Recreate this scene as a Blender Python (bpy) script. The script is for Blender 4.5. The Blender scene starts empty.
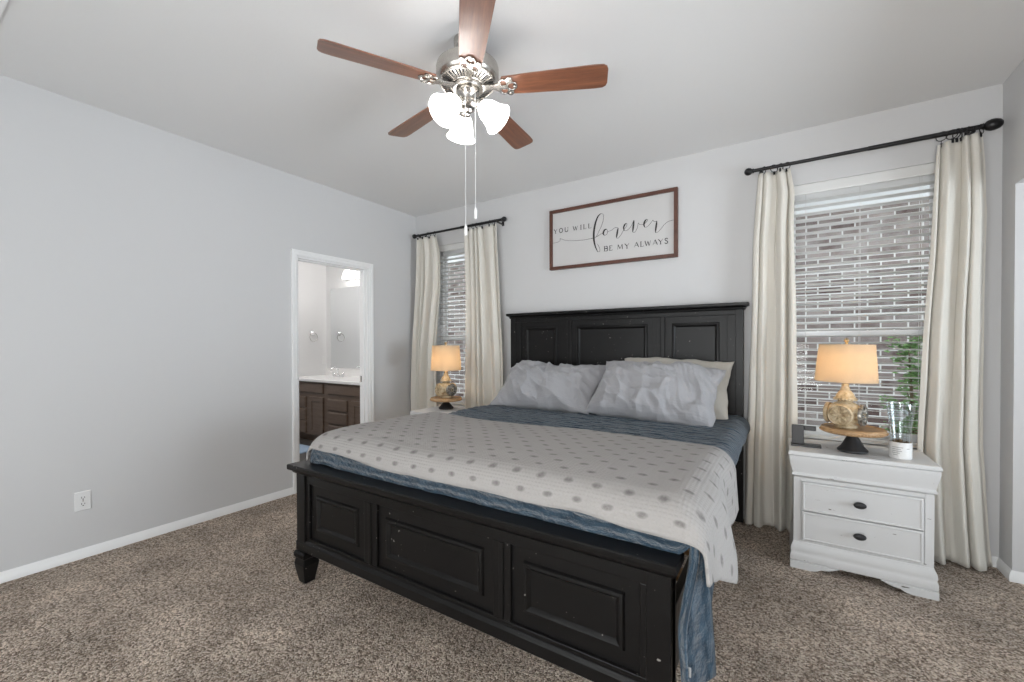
import bpy, bmesh, math, random
from mathutils import Vector, Matrix, noise

scene = bpy.context.scene
col = scene.collection
PI = math.pi
def R(d): return math.radians(d)

# ------------------------------------------------------------------ camera, world, light, exposure
L, D, RW, H = 3.562, 3.531, 1.029, 2.74          # left wall x=-L, back wall y=D, right wall x=RW, ceiling z=H
cam_d = bpy.data.cameras.new('camera'); cam = bpy.data.objects.new('camera', cam_d); col.objects.link(cam)
cam_d.sensor_width = 36; cam_d.lens = 426.6 * 36 / 1024; cam_d.shift_y = 7.76 / 1024
cam_d.clip_start = 0.05; cam_d.clip_end = 100
cam.matrix_world = (Matrix.Translation((0, 0, 1.278)) @ Matrix.Rotation(R(32.644), 4, 'Z')
                    @ Matrix.Rotation(R(90 - 0.573), 4, 'X') @ Matrix.Rotation(R(-0.171), 4, 'Z'))
scene.camera = cam

world = bpy.data.worlds.new('overcast_sky'); scene.world = world; world.use_nodes = True
bg = world.node_tree.nodes['Background']
bg.inputs[0].default_value = (0.90, 0.95, 1.0, 1); bg.inputs[1].default_value = 2.3

def area(name, loc, rot, sx, sy, power, color=(1, 1, 1), spread=180):
    l = bpy.data.lights.new(name, 'AREA'); l.shape = 'RECTANGLE'; l.size = sx; l.size_y = sy
    l.energy = power; l.color = color; l.spread = R(spread)
    o = bpy.data.objects.new(name, l); col.objects.link(o); o.location = loc; o.rotation_euler = rot
    return o
def point(name, loc, power, color, r=0.03):
    l = bpy.data.lights.new(name, 'POINT'); l.energy = power; l.color = color; l.shadow_soft_size = r
    o = bpy.data.objects.new(name, l); col.objects.link(o); o.location = loc
    return o
# daylight through the window in the alcove to the right
al = area('alcove_daylight', (3.05, 1.60, 1.05), (0, 0, 0), 1.4, 1.6, 30, (0.84, 0.92, 1.0), 100)
al.rotation_euler = Vector((-1.0, 0.05, 0.34)).to_track_quat('-Z', 'Y').to_euler()
area('rear_fill', (-1.1, -1.72, 1.25), (R(-90), 0, R(180)), 2.6, 2.1, 25, (1.0, 0.98, 0.95))  # added fill lamp at the made-up glass doors behind the camera
# added fill lamp behind the camera, aimed up to brighten the ceiling
bf = area('ceiling_fill', (0.2, -1.1, 0.9), (0, 0, 0), .8, .8, 13.5, (1.0, 0.985, 0.965), 110)
bf.rotation_euler = (Vector((-0.2, 3.0, 2.74)) - Vector(bf.location)).to_track_quat('-Z', 'Y').to_euler()

vs = scene.view_settings
scene.display_settings.display_device = 'sRGB'
vs.view_transform = 'Standard'; vs.look = 'None'; vs.exposure = 0.42; vs.gamma = 1.0; vs.use_curve_mapping = False
scene.cycles.use_denoising = True
scene.cycles.max_bounces = 8; scene.cycles.diffuse_bounces = 5; scene.cycles.transparent_max_bounces = 24
scene.cycles.sample_clamp_indirect = 6.0
scene.cycles.caustics_reflective = False; scene.cycles.caustics_refractive = False

# ------------------------------------------------------------------ materials
class NT:
    def __init__(s, name):
        s.m = bpy.data.materials.new(name); s.m.use_nodes = True
        s.t = s.m.node_tree; s.p = s.t.nodes['Principled BSDF']; s.out = s.t.nodes['Material Output']
    def n(s, typ, **kw):
        nd = s.t.nodes.new(typ)
        for k, v in kw.items():
            if k.startswith('i_'): nd.inputs[k[2:].replace('_', ' ')].default_value = v
            else: setattr(nd, k, v)
        return nd
    def l(s, a, b): s.t.links.new(a, b)
    def coord(s, kind='Object', scale=None, rot=None):
        c = s.n('ShaderNodeTexCoord').outputs[kind]
        if scale or rot:
            mp = s.n('ShaderNodeMapping'); s.l(c, mp.inputs[0])
            if scale: mp.inputs['Scale'].default_value = scale
            if rot: mp.inputs['Rotation'].default_value = rot
            return mp.outputs[0]
        return c
    def noise(s, vec, scale, detail=3, rough=.5):
        nd = s.n('ShaderNodeTexNoise'); s.l(vec, nd.inputs['Vector'])
        nd.inputs['Scale'].default_value = scale; nd.inputs['Detail'].default_value = detail; nd.inputs['Roughness'].default_value = rough
        return nd.outputs['Fac']
    def ramp(s, fac, stops, interp='LINEAR'):
        r = s.n('ShaderNodeValToRGB'); s.l(fac, r.inputs[0]); r.color_ramp.interpolation = interp
        e = r.color_ramp.elements
        while len(e) < len(stops): e.new(0.5)
        for i, (p, c) in enumerate(stops):
            e[i].position = p; e[i].color = (c[0], c[1], c[2], 1) if hasattr(c, '__len__') else (c, c, c, 1)
        return r.outputs[0]
    def math(s, op, a, b=None, c=None):
        nd = s.n('ShaderNodeMath', operation=op)
        for i, v in enumerate((a, b, c)):
            if v is None: continue
            if isinstance(v, (int, float)): nd.inputs[i].default_value = v
            else: s.l(v, nd.inputs[i])
        return nd.outputs[0]
    def mix(s, fac, a, b, blend='MIX'):
        nd = s.n('ShaderNodeMix', data_type='RGBA', blend_type=blend)
        for idx, v in ((0, fac), (6, a), (7, b)):
            if isinstance(v, (int, float)): nd.inputs[idx].default_value = v
            elif isinstance(v, tuple): nd.inputs[idx].default_value = (v[0], v[1], v[2], 1)
            else: s.l(v, nd.inputs[idx])
        return nd.outputs[2]
    def bump(s, h, strength=.3, dist=.01, prev=None):
        b = s.n('ShaderNodeBump'); s.l(h, b.inputs['Height'])
        b.inputs['Strength'].default_value = strength; b.inputs['Distance'].default_value = dist
        if prev is not None: s.l(prev, b.inputs['Normal'])
        return b.outputs[0]
    def base(s, c=None, rough=.5, metal=0, normal=None, spec=None, coat=None):
        p = s.p
        if c is not None:
            if isinstance(c, tuple): p.inputs['Base Color'].default_value = (c[0], c[1], c[2], 1)
            else: s.l(c, p.inputs['Base Color'])
        if isinstance(rough, (int, float)): p.inputs['Roughness'].default_value = rough
        else: s.l(rough, p.inputs['Roughness'])
        p.inputs['Metallic'].default_value = metal
        if spec is not None: p.inputs['Specular IOR Level'].default_value = spec
        if coat is not None: p.inputs['Coat Weight'].default_value = coat; p.inputs['Coat Roughness'].default_value = .15
        if normal is not None: s.l(normal, p.inputs['Normal'])
        return s.m

M = {}
def simple(name, c, rough=.5, metal=0, nscale=0, nvar=0.0, bscale=0, bstr=.1, bdist=.002, spec=None, coat=None):
    t = NT(name); co = t.coord(); c2 = c
    if nscale:
        f = t.noise(co, nscale, 4)
        c2 = t.ramp(f, [(.3, tuple(v * (1 - nvar) for v in c)), (.7, tuple(min(1, v * (1 + nvar)) for v in c))])
    nm = t.bump(t.noise(co, bscale, 3), bstr, bdist) if bscale else None
    M[name] = t.base(c2, rough, metal, nm, spec, coat)
    return M[name]

simple('wall_paint', (.60, .598, .602), .65, bscale=160, bstr=.12, bdist=.002, spec=.3)
simple('ceiling_paint', (.76, .758, .757), .8, bscale=90, bstr=.25, bdist=.003, spec=.2)
simple('bath_paint', (.70, .70, .70), .6, bscale=160, bstr=.1, spec=.3)
simple('trim_paint', (.84, .84, .84), .35)
simple('vinyl_white', (.82, .82, .82), .35)
simple('blind_white', (.68, .68, .67), .4)
simple('rod_black', (.012, .012, .013), .38, metal=.3)
simple('black_plastic', (.035, .035, .037), .4)
simple('black_iron', (.018, .018, .02), .5, bscale=60, bstr=.15)
simple('bed_black', (.0060, .0056, .0056), .38, nscale=5, nvar=.25, bscale=50, bstr=.05, spec=.22)
simple('nickel', (.50, .475, .44), .26, metal=1, nscale=40, nvar=.06)
simple('chrome', (.85, .85, .86), .08, metal=1)
simple('dark_void', (.02, .02, .02), .8)
simple('bulb_cream', (.85, .8, .7), .4)
simple('bath_tile', (.10, .095, .09), .35, nscale=3, nvar=.3)
simple('bath_mat_blue', (.32, .42, .55), .9, bscale=120, bstr=.6, bdist=.01)
simple('counter_white', (.82, .81, .80), .18, nscale=6, nvar=.03)
simple('mattress_cloth', (.30, .24, .17), .85, bscale=90, bstr=.2)
simple('sign_board', (.56, .55, .545), .55, nscale=4, nvar=.02)
simple('ink', (.02, .02, .02), .6)
simple('outlet_white', (.74, .74, .74), .3)
simple('concrete', (.45, .44, .42), .9, nscale=3, nvar=.15)
simple('roof_shingle', (.16, .14, .13), .9, nscale=12, nvar=.3)
simple('label_grey', (.30, .30, .31), .7)
simple('moss_brown', (.16, .10, .05), .95, nscale=60, nvar=.5)
simple('bark', (.20, .15, .10), .9, nscale=30, nvar=.3, bscale=50, bstr=.5)
simple('leaf_green', (.22, .38, .14), .55, nscale=20, nvar=.4)
simple('ceramic_white', (.74, .74, .73), .35)
simple('lamp_holder_brass', (.55, .42, .25), .35, metal=1)

# carpet
t = NT('carpet'); co = t.coord()
vor = t.n('ShaderNodeTexVoronoi', feature='F1'); t.l(co, vor.inputs['Vector']); vor.inputs['Scale'].default_value = 150; vor.inputs['Randomness'].default_value = 1
rnd = t.n('ShaderNodeSeparateColor'); t.l(vor.outputs['Color'], rnd.inputs[0])
cell = t.math('ADD', t.math('MULTIPLY', rnd.outputs[0], .62), t.math('MULTIPLY', t.noise(co, 300, 2), .38))
cc = t.ramp(cell, [(.15, (.12, .088, .066)), (.38, (.37, .29, .228)), (.60, (.64, .53, .44)), (.88, (.92, .82, .72))])
big = t.ramp(t.noise(co, 2.2, 4, .62), [(.30, .72), (.70, 1.36)])
hgt = t.math('ADD', t.math('SUBTRACT', 1.0, t.math('MULTIPLY', vor.outputs['Distance'], 1.0)), t.math('MULTIPLY', t.noise(co, 190, 3), .8))
nm = t.bump(hgt, 1.0, .012)
nm = t.bump(t.noise(co, 14, 3), .35, .03, nm)
M['carpet'] = t.base(t.mix(1.0, cc, big, 'MULTIPLY'), .95, 0, nm, .1)

t = NT('bed_black_scuffed'); co = t.coord(); sc = t.ramp(t.noise(co, 55, 2, .4), [(.735, 0.0), (.755, 1.0)])
sc2 = t.math('MULTIPLY', sc, t.ramp(t.noise(co, 4, 2), [(.45, 0.0), (.55, 1.0)]))
M['bed_black'] = t.base(t.mix(sc2, (.0060, .0056, .0056), (.30, .28, .26)), .36, 0, t.bump(t.noise(co, 50, 3), .05, .002), .24)

# wood helper
def wood(name, dark, light, scale=(1, 14, 14), rough=.35, coat=None, wave=3.0, coordk='Object'):
    t = NT(name); co = t.coord(coordk, scale)
    f = t.noise(co, wave, 6, .65); f2 = t.noise(co, wave * 6, 3, .6)
    fac = t.math('ADD', t.math('MULTIPLY', f, .75), t.math('MULTIPLY', f2, .25))
    c = t.ramp(fac, [(.30, dark), (.52, tuple((a + b) / 2 for a, b in zip(dark, light))), (.70, light)])
    M[name] = t.base(c, rough, 0, t.bump(f2, .08, .001), .5, coat)
wood('fan_walnut', (.090, .030, .015), (.30, .115, .055), (1.2, 16, 16), .42, 1.0)
M['fan_walnut'].node_tree.nodes['Principled BSDF'].inputs['Coat Roughness'].default_value = .36
wood('sign_walnut', (.060, .022, .014), (.135, .052, .032), (6, 6, 6), .45)
wood('tray_wood', (.30, .17, .075), (.56, .36, .19), (2, 14, 14), .5)
wood('espresso', (.095, .062, .043), (.155, .108, .078), (2, 2, 14), .38)
# painted white furniture, chipped along a few spots
t = NT('chipped_white'); co = t.coord()
f = t.noise(co, 9, 8, .75); f2 = t.noise(t.coord('Object', (2, 2, 26)), 3, 4, .6)
chip = t.ramp(t.math('MULTIPLY', f, f2), [(.38, 0.0), (.393, 1.0)])
M['chipped_white'] = t.base(t.mix(chip, (.63, .63, .63), (.09, .075, .06)), .42, 0, t.bump(t.noise(co, 60, 3), .05, .002), .4)
# aged cream lamp ceramic
t = NT('aged_cream'); co = t.coord()
f = t.noise(co, 26, 6, .7)
M['aged_cream'] = t.base(t.ramp(f, [(.32, (.17, .11, .055)), (.46, (.42, .32, .19)), (.62, (.60, .50, .35))]), .45, 0, t.bump(f, .35, .004), .4)
t = NT('pewter_glaze'); co = t.coord()
f = t.noise(co, 30, 5, .7)
M['pewter_glaze'] = t.base(t.ramp(f, [(.4, (.10, .09, .08)), (.55, (.38, .36, .32))]), .25, .3)

# cloths
def cloth(name, c, rough=.9, weave=420, wstr=.25, mid=0, midstr=.3, transl=0.0, streak=False, sheen=.2, c2=None):
    t = NT(name); uv = t.coord('UV')
    w1 = t.n('ShaderNodeTexWave', wave_type='BANDS', bands_direction='X'); w2 = t.n('ShaderNodeTexWave', wave_type='BANDS', bands_direction='Y')
    for w in (w1, w2):
        t.l(uv, w.inputs[0]); w.inputs['Scale'].default_value = weave / 20; w.inputs['Distortion'].default_value = 1.5
        w.inputs['Detail'].default_value = 2
    nm = t.bump(t.math('ADD', w1.outputs['Fac'], w2.outputs['Fac']), wstr, .0015)
    if mid: nm = t.bump(t.noise(uv, mid, 4, .6), midstr, .012, nm)
    cc = c
    if c2: cc = t.ramp(t.noise(t.coord('UV', (60, 3, 1)) if streak else uv, 6 if streak else 3, 4), [(.35, c2), (.65, c)])
    m = t.base(cc, rough, 0, nm, .15)
    t.p.inputs['Sheen Weight'].default_value = sheen
    if transl:
        tr = t.n('ShaderNodeBsdfTranslucent'); mx = t.n('ShaderNodeMixShader'); mx.inputs[0].default_value = transl
        tr.inputs[0].default_value = (c[0], c[1], c[2], 1)
        t.l(t.p.outputs[0], mx.inputs[1]); t.l(tr.outputs[0], mx.inputs[2]); t.l(mx.outputs[0], t.out.inputs[0])
    M[name] = m
cloth('curtain_linen', (.82, .795, .735), transl=.22, weave=500, c2=(.77, .74, .68), streak=True)
cloth('pillow_grey', (.335, .335, .35), mid=22, midstr=.6)
cloth('pillow_cream', (.46, .435, .39), mid=10, midstr=.25)
# blue quilt: crinkled rows
t = NT('quilt_blue'); uv = t.coord('UV')
w = t.n('ShaderNodeTexWave', wave_type='BANDS', bands_direction='Y'); t.l(uv, w.inputs[0])
w.inputs['Scale'].default_value = 9; w.inputs['Distortion'].default_value = 3.2; w.inputs['Detail'].default_value = 3; w.inputs['Detail Scale'].default_value = 2.2
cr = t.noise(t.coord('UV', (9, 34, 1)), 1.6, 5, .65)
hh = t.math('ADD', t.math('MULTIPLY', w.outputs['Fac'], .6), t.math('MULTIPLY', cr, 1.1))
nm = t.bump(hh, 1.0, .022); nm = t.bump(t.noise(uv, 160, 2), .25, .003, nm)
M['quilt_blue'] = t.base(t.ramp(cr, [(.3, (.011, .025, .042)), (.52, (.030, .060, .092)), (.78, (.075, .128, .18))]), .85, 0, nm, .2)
t.p.inputs['Sheen Weight'].default_value = .3
# pale matelasse blanket with staggered grey dashes
t = NT('blanket_dashed'); uvn = t.n('ShaderNodeTexCoord').outputs['UV']
sp = t.n('ShaderNodeSeparateXYZ'); t.l(uvn, sp.inputs[0])
wob = t.math('MULTIPLY', t.math('SUBTRACT', t.noise(uvn, 6, 2), .5), .02)
U = t.math('DIVIDE', t.math('ADD', sp.outputs[0], wob), .112); V = t.math('DIVIDE', t.math('ADD', sp.outputs[1], wob), .066)
row = t.math('FLOOR', V); half = t.math('MULTIPLY', t.math('MODULO', t.math('ABSOLUTE', row), 2.0), .5)
fu = t.math('SUBTRACT', t.math('FRACT', t.math('ADD', U, half)), .5); fv = t.math('SUBTRACT', t.math('FRACT', V), .5)
d2 = t.math('ADD', t.math('POWER', t.math('DIVIDE', fu, .20), 2.0), t.math('POWER', t.math('DIVIDE', fv, .20), 2.0))
dot = t.ramp(d2, [(.1, 1.0), (1.0, 0.0)])
ch = t.n('ShaderNodeTexChecker'); t.l(uvn, ch.inputs[0]); ch.inputs['Scale'].default_value = 120
gu = t.math('ABSOLUTE', t.math('SINE', t.math('MULTIPLY', sp.outputs[0], 210.0))); gv = t.math('ABSOLUTE', t.math('SINE', t.math('MULTIPLY', sp.outputs[1], 210.0)))
nm = t.bump(t.math('MULTIPLY', gu, gv), .45, .004); nm = t.bump(t.noise(uvn, 9, 3), .5, .025, nm)
fac = t.math('MULTIPLY', dot, t.math('MULTIPLY', t.noise(uvn, 60, 3, .7), 1.0))
M['blanket_dashed'] = t.base(t.mix(t.math('MINIMUM', t.math('MULTIPLY', fac, 1.7), 1.0), (.365, .350, .338), (.185, .175, .17)), .9, 0, nm, .15)

# shades and glass
def shade(name, c, transl, em=None, es=0.0):
    t = NT(name); co = t.coord(); f = t.noise(t.coord('Object', (60, 60, 60)), 3, 3)
    t.base(t.ramp(f, [(.3, tuple(v * .9 for v in c)), (.7, c)]), .85, 0, None, .1)
    tr = t.n('ShaderNodeBsdfTranslucent'); tr.inputs[0].default_value = (c[0], c[1], c[2], 1)
    mx = t.n('ShaderNodeMixShader'); mx.inputs[0].default_value = transl
    t.l(t.p.outputs[0], mx.inputs[1]); t.l(tr.outputs[0], mx.inputs[2]); t.l(mx.outputs[0], t.out.inputs[0])
    if em:
        t.p.inputs['Emission Color'].default_value = (*em, 1); t.p.inputs['Emission Strength'].default_value = es
    M[name] = t.m
shade('lamp_shade_linen', (.74, .64, .50), .55)
shade('fan_glass', (.85, .85, .85), .3, (1.0, .98, .95), 7.0)
shade('vanity_glass', (.9, .9, .9), .3, (1.0, .97, .93), 5.0)
def clear(name, tint, gl=.08, rough=.02):
    t = NT(name); tr = t.n('ShaderNodeBsdfTransparent'); tr.inputs[0].default_value = (*tint, 1)
    g = t.n('ShaderNodeBsdfGlossy'); g.inputs['Roughness'].default_value = rough; g.inputs[0].default_value = (1, 1, 1, 1)
    lw = t.n('ShaderNodeLayerWeight'); lw.inputs['Blend'].default_value = .25
    mx = t.n('ShaderNodeMixShader'); t.l(t.math('ADD', gl * .4, t.math('MULTIPLY', lw.outputs['Facing'], gl * 4)), mx.inputs[0])
    t.l(tr.outputs[0], mx.inputs[1]); t.l(g.outputs[0], mx.inputs[2]); t.l(mx.outputs[0], t.out.inputs[0])
    M[name] = t.m
clear('window_glass', (.96, .98, .98), .012)
clear('vase_glass', (.93, .95, .96), .10)
t = NT('fan_bulb'); t.base((1, 1, 1), .4); t.p.inputs['Emission Color'].default_value = (1, .95, .88, 1); t.p.inputs['Emission Strength'].default_value = 40; M['fan_bulb'] = t.m
t = NT('mirror'); t.base((.86, .88, .89), .03, 1); M['mirror'] = t.m

# brick of the house next door
t = NT('brick'); co = t.coord('Object', None, (R(90), 0, 0))
b = t.n('ShaderNodeTexBrick'); t.l(co, b.inputs['Vector'])
b.inputs['Scale'].default_value = 1.0; b.inputs['Brick Width'].default_value = .213; b.inputs['Row Height'].default_value = .0767
b.inputs['Mortar Size'].default_value = .0075; b.inputs['Mortar Smooth'].default_value = .1; b.inputs['Bias'].default_value = -.1
b.inputs['Color1'].default_value = (.12, .085, .078, 1); b.inputs['Color2'].default_value = (.33, .275, .255, 1); b.inputs['Mortar'].default_value = (.72, .71, .69, 1)
nz = t.ramp(t.noise(co, 3.2, 4, .7), [(.42, 0.0), (.62, 1.0)])
bc = t.mix(t.math('MULTIPLY', nz, .35), b.outputs['Color'], (.55, .52, .50))
M['brick'] = t.base(bc, .9, 0, t.bump(b.outputs['Fac'], -.4, .01), .1)

# ------------------------------------------------------------------ mesh helper
class MB:
    def __init__(s): s.v = []; s.f = []; s.uv = None
    def add(s, vs, fs):
        o = len(s.v); s.v += [tuple(p) for p in vs]; s.f += [tuple(i + o for i in f) for f in fs]; return s
    def box(s, x0, x1, y0, y1, z0, z1):
        vs = [(x, y, z) for z in (z0, z1) for y in (y0, y1) for x in (x0, x1)]
        return s.add(vs, [(0, 2, 3, 1), (4, 5, 7, 6), (0, 1, 5, 4), (2, 6, 7, 3), (0, 4, 6, 2), (1, 3, 7, 5)])
    def loft(s, rings, closed=True, cap0=True, cap1=True):
        n = len(rings[0]); vs = [p for r in rings for p in r]; fs = []
        for i in range(len(rings) - 1):
            for j in range(n if closed else n - 1):
                k = (j + 1) % n; fs.append((i * n + j, i * n + k, (i + 1) * n + k, (i + 1) * n + j))
        if cap0: fs.append(tuple(range(n - 1, -1, -1)))
        if cap1: fs.append(tuple((len(rings) - 1) * n + j for j in range(n)))
        return s.add(vs, fs)
    def lathe(s, prof, n=32, c=(0, 0, 0), lobe=None, cap0=True, cap1=True):
        rings = []
        for r, z in prof:
            ring = []
            for j in range(n):
                a = 2 * PI * j / n; rr = r * (lobe(a, z) if lobe else 1)
                ring.append((c[0] + rr * math.cos(a), c[1] + rr * math.sin(a), c[2] + z))
            rings.append(ring)
        return s.loft(rings, True, cap0, cap1)
    def tube(s, pts, r, n=8, caps=True):
        pts = [Vector(p) for p in pts]; rings = []; up = None
        for i, p in enumerate(pts):
            d = (pts[min(i + 1, len(pts) - 1)] - pts[max(i - 1, 0)]).normalized()
            if up is None: up = Vector((0, 0, 1)) if abs(d.z) < .9 else Vector((1, 0, 0))
            a = d.cross(up).normalized(); b = a.cross(d).normalized(); up = b
            rr = r[i] if hasattr(r, '__len__') else r
            rings.append([tuple(p + a * (rr * math.cos(2 * PI * j / n)) + b * (rr * math.sin(2 * PI * j / n))) for j in range(n)])
        return s.loft(rings, True, caps, caps)
    def torus(s, c, Rr, r, axis='z', n=20, m=8, a0=0, a1=2 * PI):
        full = abs(a1 - a0 - 2 * PI) < 1e-6; rings = []
        for i in range(n if full else n + 1):
            a = a0 + (a1 - a0) * i / n; ring = []
            for j in range(m):
                b = 2 * PI * j / m; q = Rr + r * math.cos(b); x, y, z = q * math.cos(a), q * math.sin(a), r * math.sin(b)
                if axis == 'x': x, y, z = z, x, y
                if axis == 'y': x, y, z = x, z, y
                ring.append((c[0] + x, c[1] + y, c[2] + z))
            rings.append(ring)
        if full: rings.append(rings[0])
        return s.loft(rings, True, not full, not full)
    def sphere(s, c, rx, ry=None, rz=None, n=20, m=12):
        ry = ry or rx; rz = rz or rx; rings = []
        for i in range(1, m):
            t = PI * i / m
            rings.append([(c[0] + rx * math.sin(t) * math.cos(2 * PI * j / n), c[1] + ry * math.sin(t) * math.sin(2 * PI * j / n), c[2] - rz * math.cos(t)) for j in range(n)])
        return s.loft(rings)
    def prism(s, poly, axis, a, b):
        def P(u, v, w): return {'x': (w, u, v), 'y': (u, w, v), 'z': (u, v, w)}[axis]
        return s.loft([[P(u, v, a) for u, v in poly], [P(u, v, b) for u, v in poly]])
    def rectloft(s, prof, axis='y'):
        """rings of rectangles: prof rows are (u0,u1,v0,v1,w)"""
        def P(u, v, w): return {'x': (w, u, v), 'y': (u, w, v), 'z': (u, v, w)}[axis]
        return s.loft([[P(u0, v0, w), P(u1, v0, w), P(u1, v1, w), P(u0, v1, w)] for u0, u1, v0, v1, w in prof])
    def grid(s, fn, nu, nv):
        o = len(s.v); s.uv = s.uv or []
        for i in range(nv + 1):
            for j in range(nu + 1):
                p, uv = fn(j / nu, i / nv); s.v.append(tuple(p)); s.uv.append(uv)
        for i in range(nv):
            for j in range(nu):
                a = o + i * (nu + 1) + j; s.f.append((a, a + 1, a + nu + 2, a + nu + 1))
        return s
    def xf(s, mat):
        s.v = [tuple(mat @ Vector(p)) for p in s.v]; return s
    def rz(s, a): return s.xf(Matrix.Rotation(a, 4, 'Z'))
    def mv(s, x, y, z): return s.xf(Matrix.Translation((x, y, z)))
    def build(s, name, mat, parent=None, smooth=None, bevel=0, solid=0, local=False, seg=2):
        off = Vector((0, 0, 0))
        if parent is not None and not local:
            q = parent
            while q is not None: off += q.location; q = q.parent
        me = bpy.data.meshes.new(name)
        me.from_pydata([(x - off.x, y - off.y, z - off.z) for x, y, z in s.v], [], s.f)
        if s.uv:
            ul = me.uv_layers.new(name='UVMap')
            for lp in me.loops: ul.data[lp.index].uv = s.uv[lp.vertex_index]
        else:
            bm = bmesh.new(); bm.from_mesh(me); bmesh.ops.recalc_face_normals(bm, faces=bm.faces); bm.to_mesh(me); bm.free()
        me.materials.append(M[mat] if isinstance(mat, str) else mat)
        if smooth is not None:
            me.polygons.foreach_set('use_smooth', [True] * len(me.polygons))
            if smooth < 180: me.set_sharp_from_angle(angle=R(smooth))
        o = bpy.data.objects.new(name, me); col.objects.link(o)
        if parent is not None: o.parent = parent
        if solid:
            sm = o.modifiers.new('solidify', 'SOLIDIFY'); sm.thickness = solid; sm.offset = -1
        if bevel:
            bv = o.modifiers.new('bevel', 'BEVEL'); bv.width = bevel; bv.segments = seg; bv.limit_method = 'ANGLE'; bv.angle_limit = R(40)
            bv.harden_normals = False
        return o

def tag(o, label, cat, group=None):
    o['label'] = label; o['category'] = cat
    if group: o['group'] = group
    return o
def thing(name, label, cat, loc=(0, 0, 0), rz=0, group=None):
    o = bpy.data.objects.new(name, None); col.objects.link(o); o.location = loc; o.rotation_euler.z = rz
    o.empty_display_size = .1
    return tag(o, label, cat, group)
def struct(o): o['kind'] = 'structure'; return o
def copy_tree(o, parent=None):
    c = o.copy(); col.objects.link(c); c.parent = parent
    for ch in list(o.children): copy_tree(ch, c)
    return c
def nz(x, y, z=0): return noise.noise(Vector((x, y, z)))
def ss(a, b, x):
    t = max(0, min(1, (x - a) / (b - a))); return t * t * (3 - 2 * t)
def lerp(a, b, t): return a + (b - a) * t
def pw(pts, x):
    for (a, fa), (b, fb) in zip(pts, pts[1:]):
        if x <= b: return lerp(fa, fb, max(0, (x - a) / (b - a)))
    return pts[-1][1]

# ------------------------------------------------------------------ room shell
YR = -1.75                                            # rear wall, behind the camera
XA = 3.20                                             # far wall of the alcove on the right
struct(MB().box(-L - .06, XA + .1, YR - .1, D + .05, -.06, 0).build('floor', 'carpet'))
struct(MB().box(-6.0, XA + .2, YR - .2, 4.05, H, H + .1).build('ceiling', 'ceiling_paint'))
DY0, DY1, DZ = 2.108, 2.862, 2.052                     # bathroom doorway in the left wall
w = MB(); w.box(-L - .12, -L, YR - .1, DY0, 0, H); w.box(-L - .12, -L, DY1, 4.0, 0, H); w.box(-L - .12, -L, DY0, DY1, DZ, H)
struct(w.build('wall_left', 'wall_paint'))
WZ0, WZ1 = .62, 2.365                                 # window openings in the back wall
WL = (-3.27, -2.51); WR = (-.01, .825)
def wall_y(name, y0, y1, xa, xb, holes, mat='wall_paint'):
    m = MB(); x = xa
    for h0, h1, z0, z1 in holes:
        m.box(x, h0, y0, y1, 0, H)
        if z0 > 0: m.box(h0, h1, y0, y1, 0, z0)
        m.box(h0, h1, y0, y1, z1, H); x = h1
    m.box(x, xb, y0, y1, 0, H)
    return struct(m.build(name, mat))
wall_y('wall_back', D, D + .15, -L, RW + .12, [(*WL, WZ0, WZ1), (*WR, WZ0, WZ1)])
wall_y('wall_rear', YR - .12, YR, -L, XA, [(-2.45, .25, 0.0, 2.15)])
w = MB(); AY0, AY1, AZ = .75, 3.365, 2.125             # wide opening to the alcove
w.box(RW, RW + .12, AY1, D, 0, H); w.box(RW, RW + .12, AY0, AY1, AZ, H); w.box(RW, RW + .12, YR, AY0, 0, H)
struct(w.build('wall_right', 'wall_paint'))
w = MB(); w.box(RW + .12, XA + .12, AY1, AY1 + .12, 0, H); struct(w.build('wall_alcove_back', 'wall_paint'))
w = MB(); w.box(XA, XA + .12, YR, 1.0, 0, H); w.box(XA, XA + .12, 2.8, AY1, 0, H); w.box(XA, XA + .12, 1.0, 2.8, 0, .55); w.box(XA, XA + .12, 1.0, 2.8, 2.15, H)
struct(w.build('wall_alcove_right', 'wall_paint'))

def baseboard(name, pts, nrm_sign=1, h=.058, d=.014):
    """profiled strip along a polyline; depth to the left of travel direction"""
    prof = [(0, 0), (d, 0), (d, h - .022), (d * .75, h - .016), (d * .55, h - .006), (d * .35, h), (0, h)]
    pts = [Vector((p[0], p[1])) for p in pts]; rings = []
    for i, p in enumerate(pts):
        dirs = []
        if i > 0: dirs.append((pts[i] - pts[i - 1]).normalized())
        if i < len(pts) - 1: dirs.append((pts[i + 1] - pts[i]).normalized())
        ns = [Vector((-q.y, q.x)) for q in dirs]
        if len(ns) == 2:
            b = (ns[0] + ns[1]); b = b / b.length_squared * 2 if b.length > 1e-6 else ns[0]
        else: b = ns[0]
        rings.append([(p.x + b.x * o * nrm_sign, p.y + b.y * o * nrm_sign, z) for o, z in prof])
    return struct(MB().loft(rings).build(name, 'trim_paint', smooth=50))
baseboard('baseboard_left', [(-L, YR), (-L, DY0 - .052)], -1)
baseboard('baseboard_left_far', [(-L, DY1 + .052), (-L, D)], -1)
baseboard('baseboard_back', [(-L + .015, D), (RW, D), (RW, AY1), (RW + .12, AY1), (XA, AY1)], -1)

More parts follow.
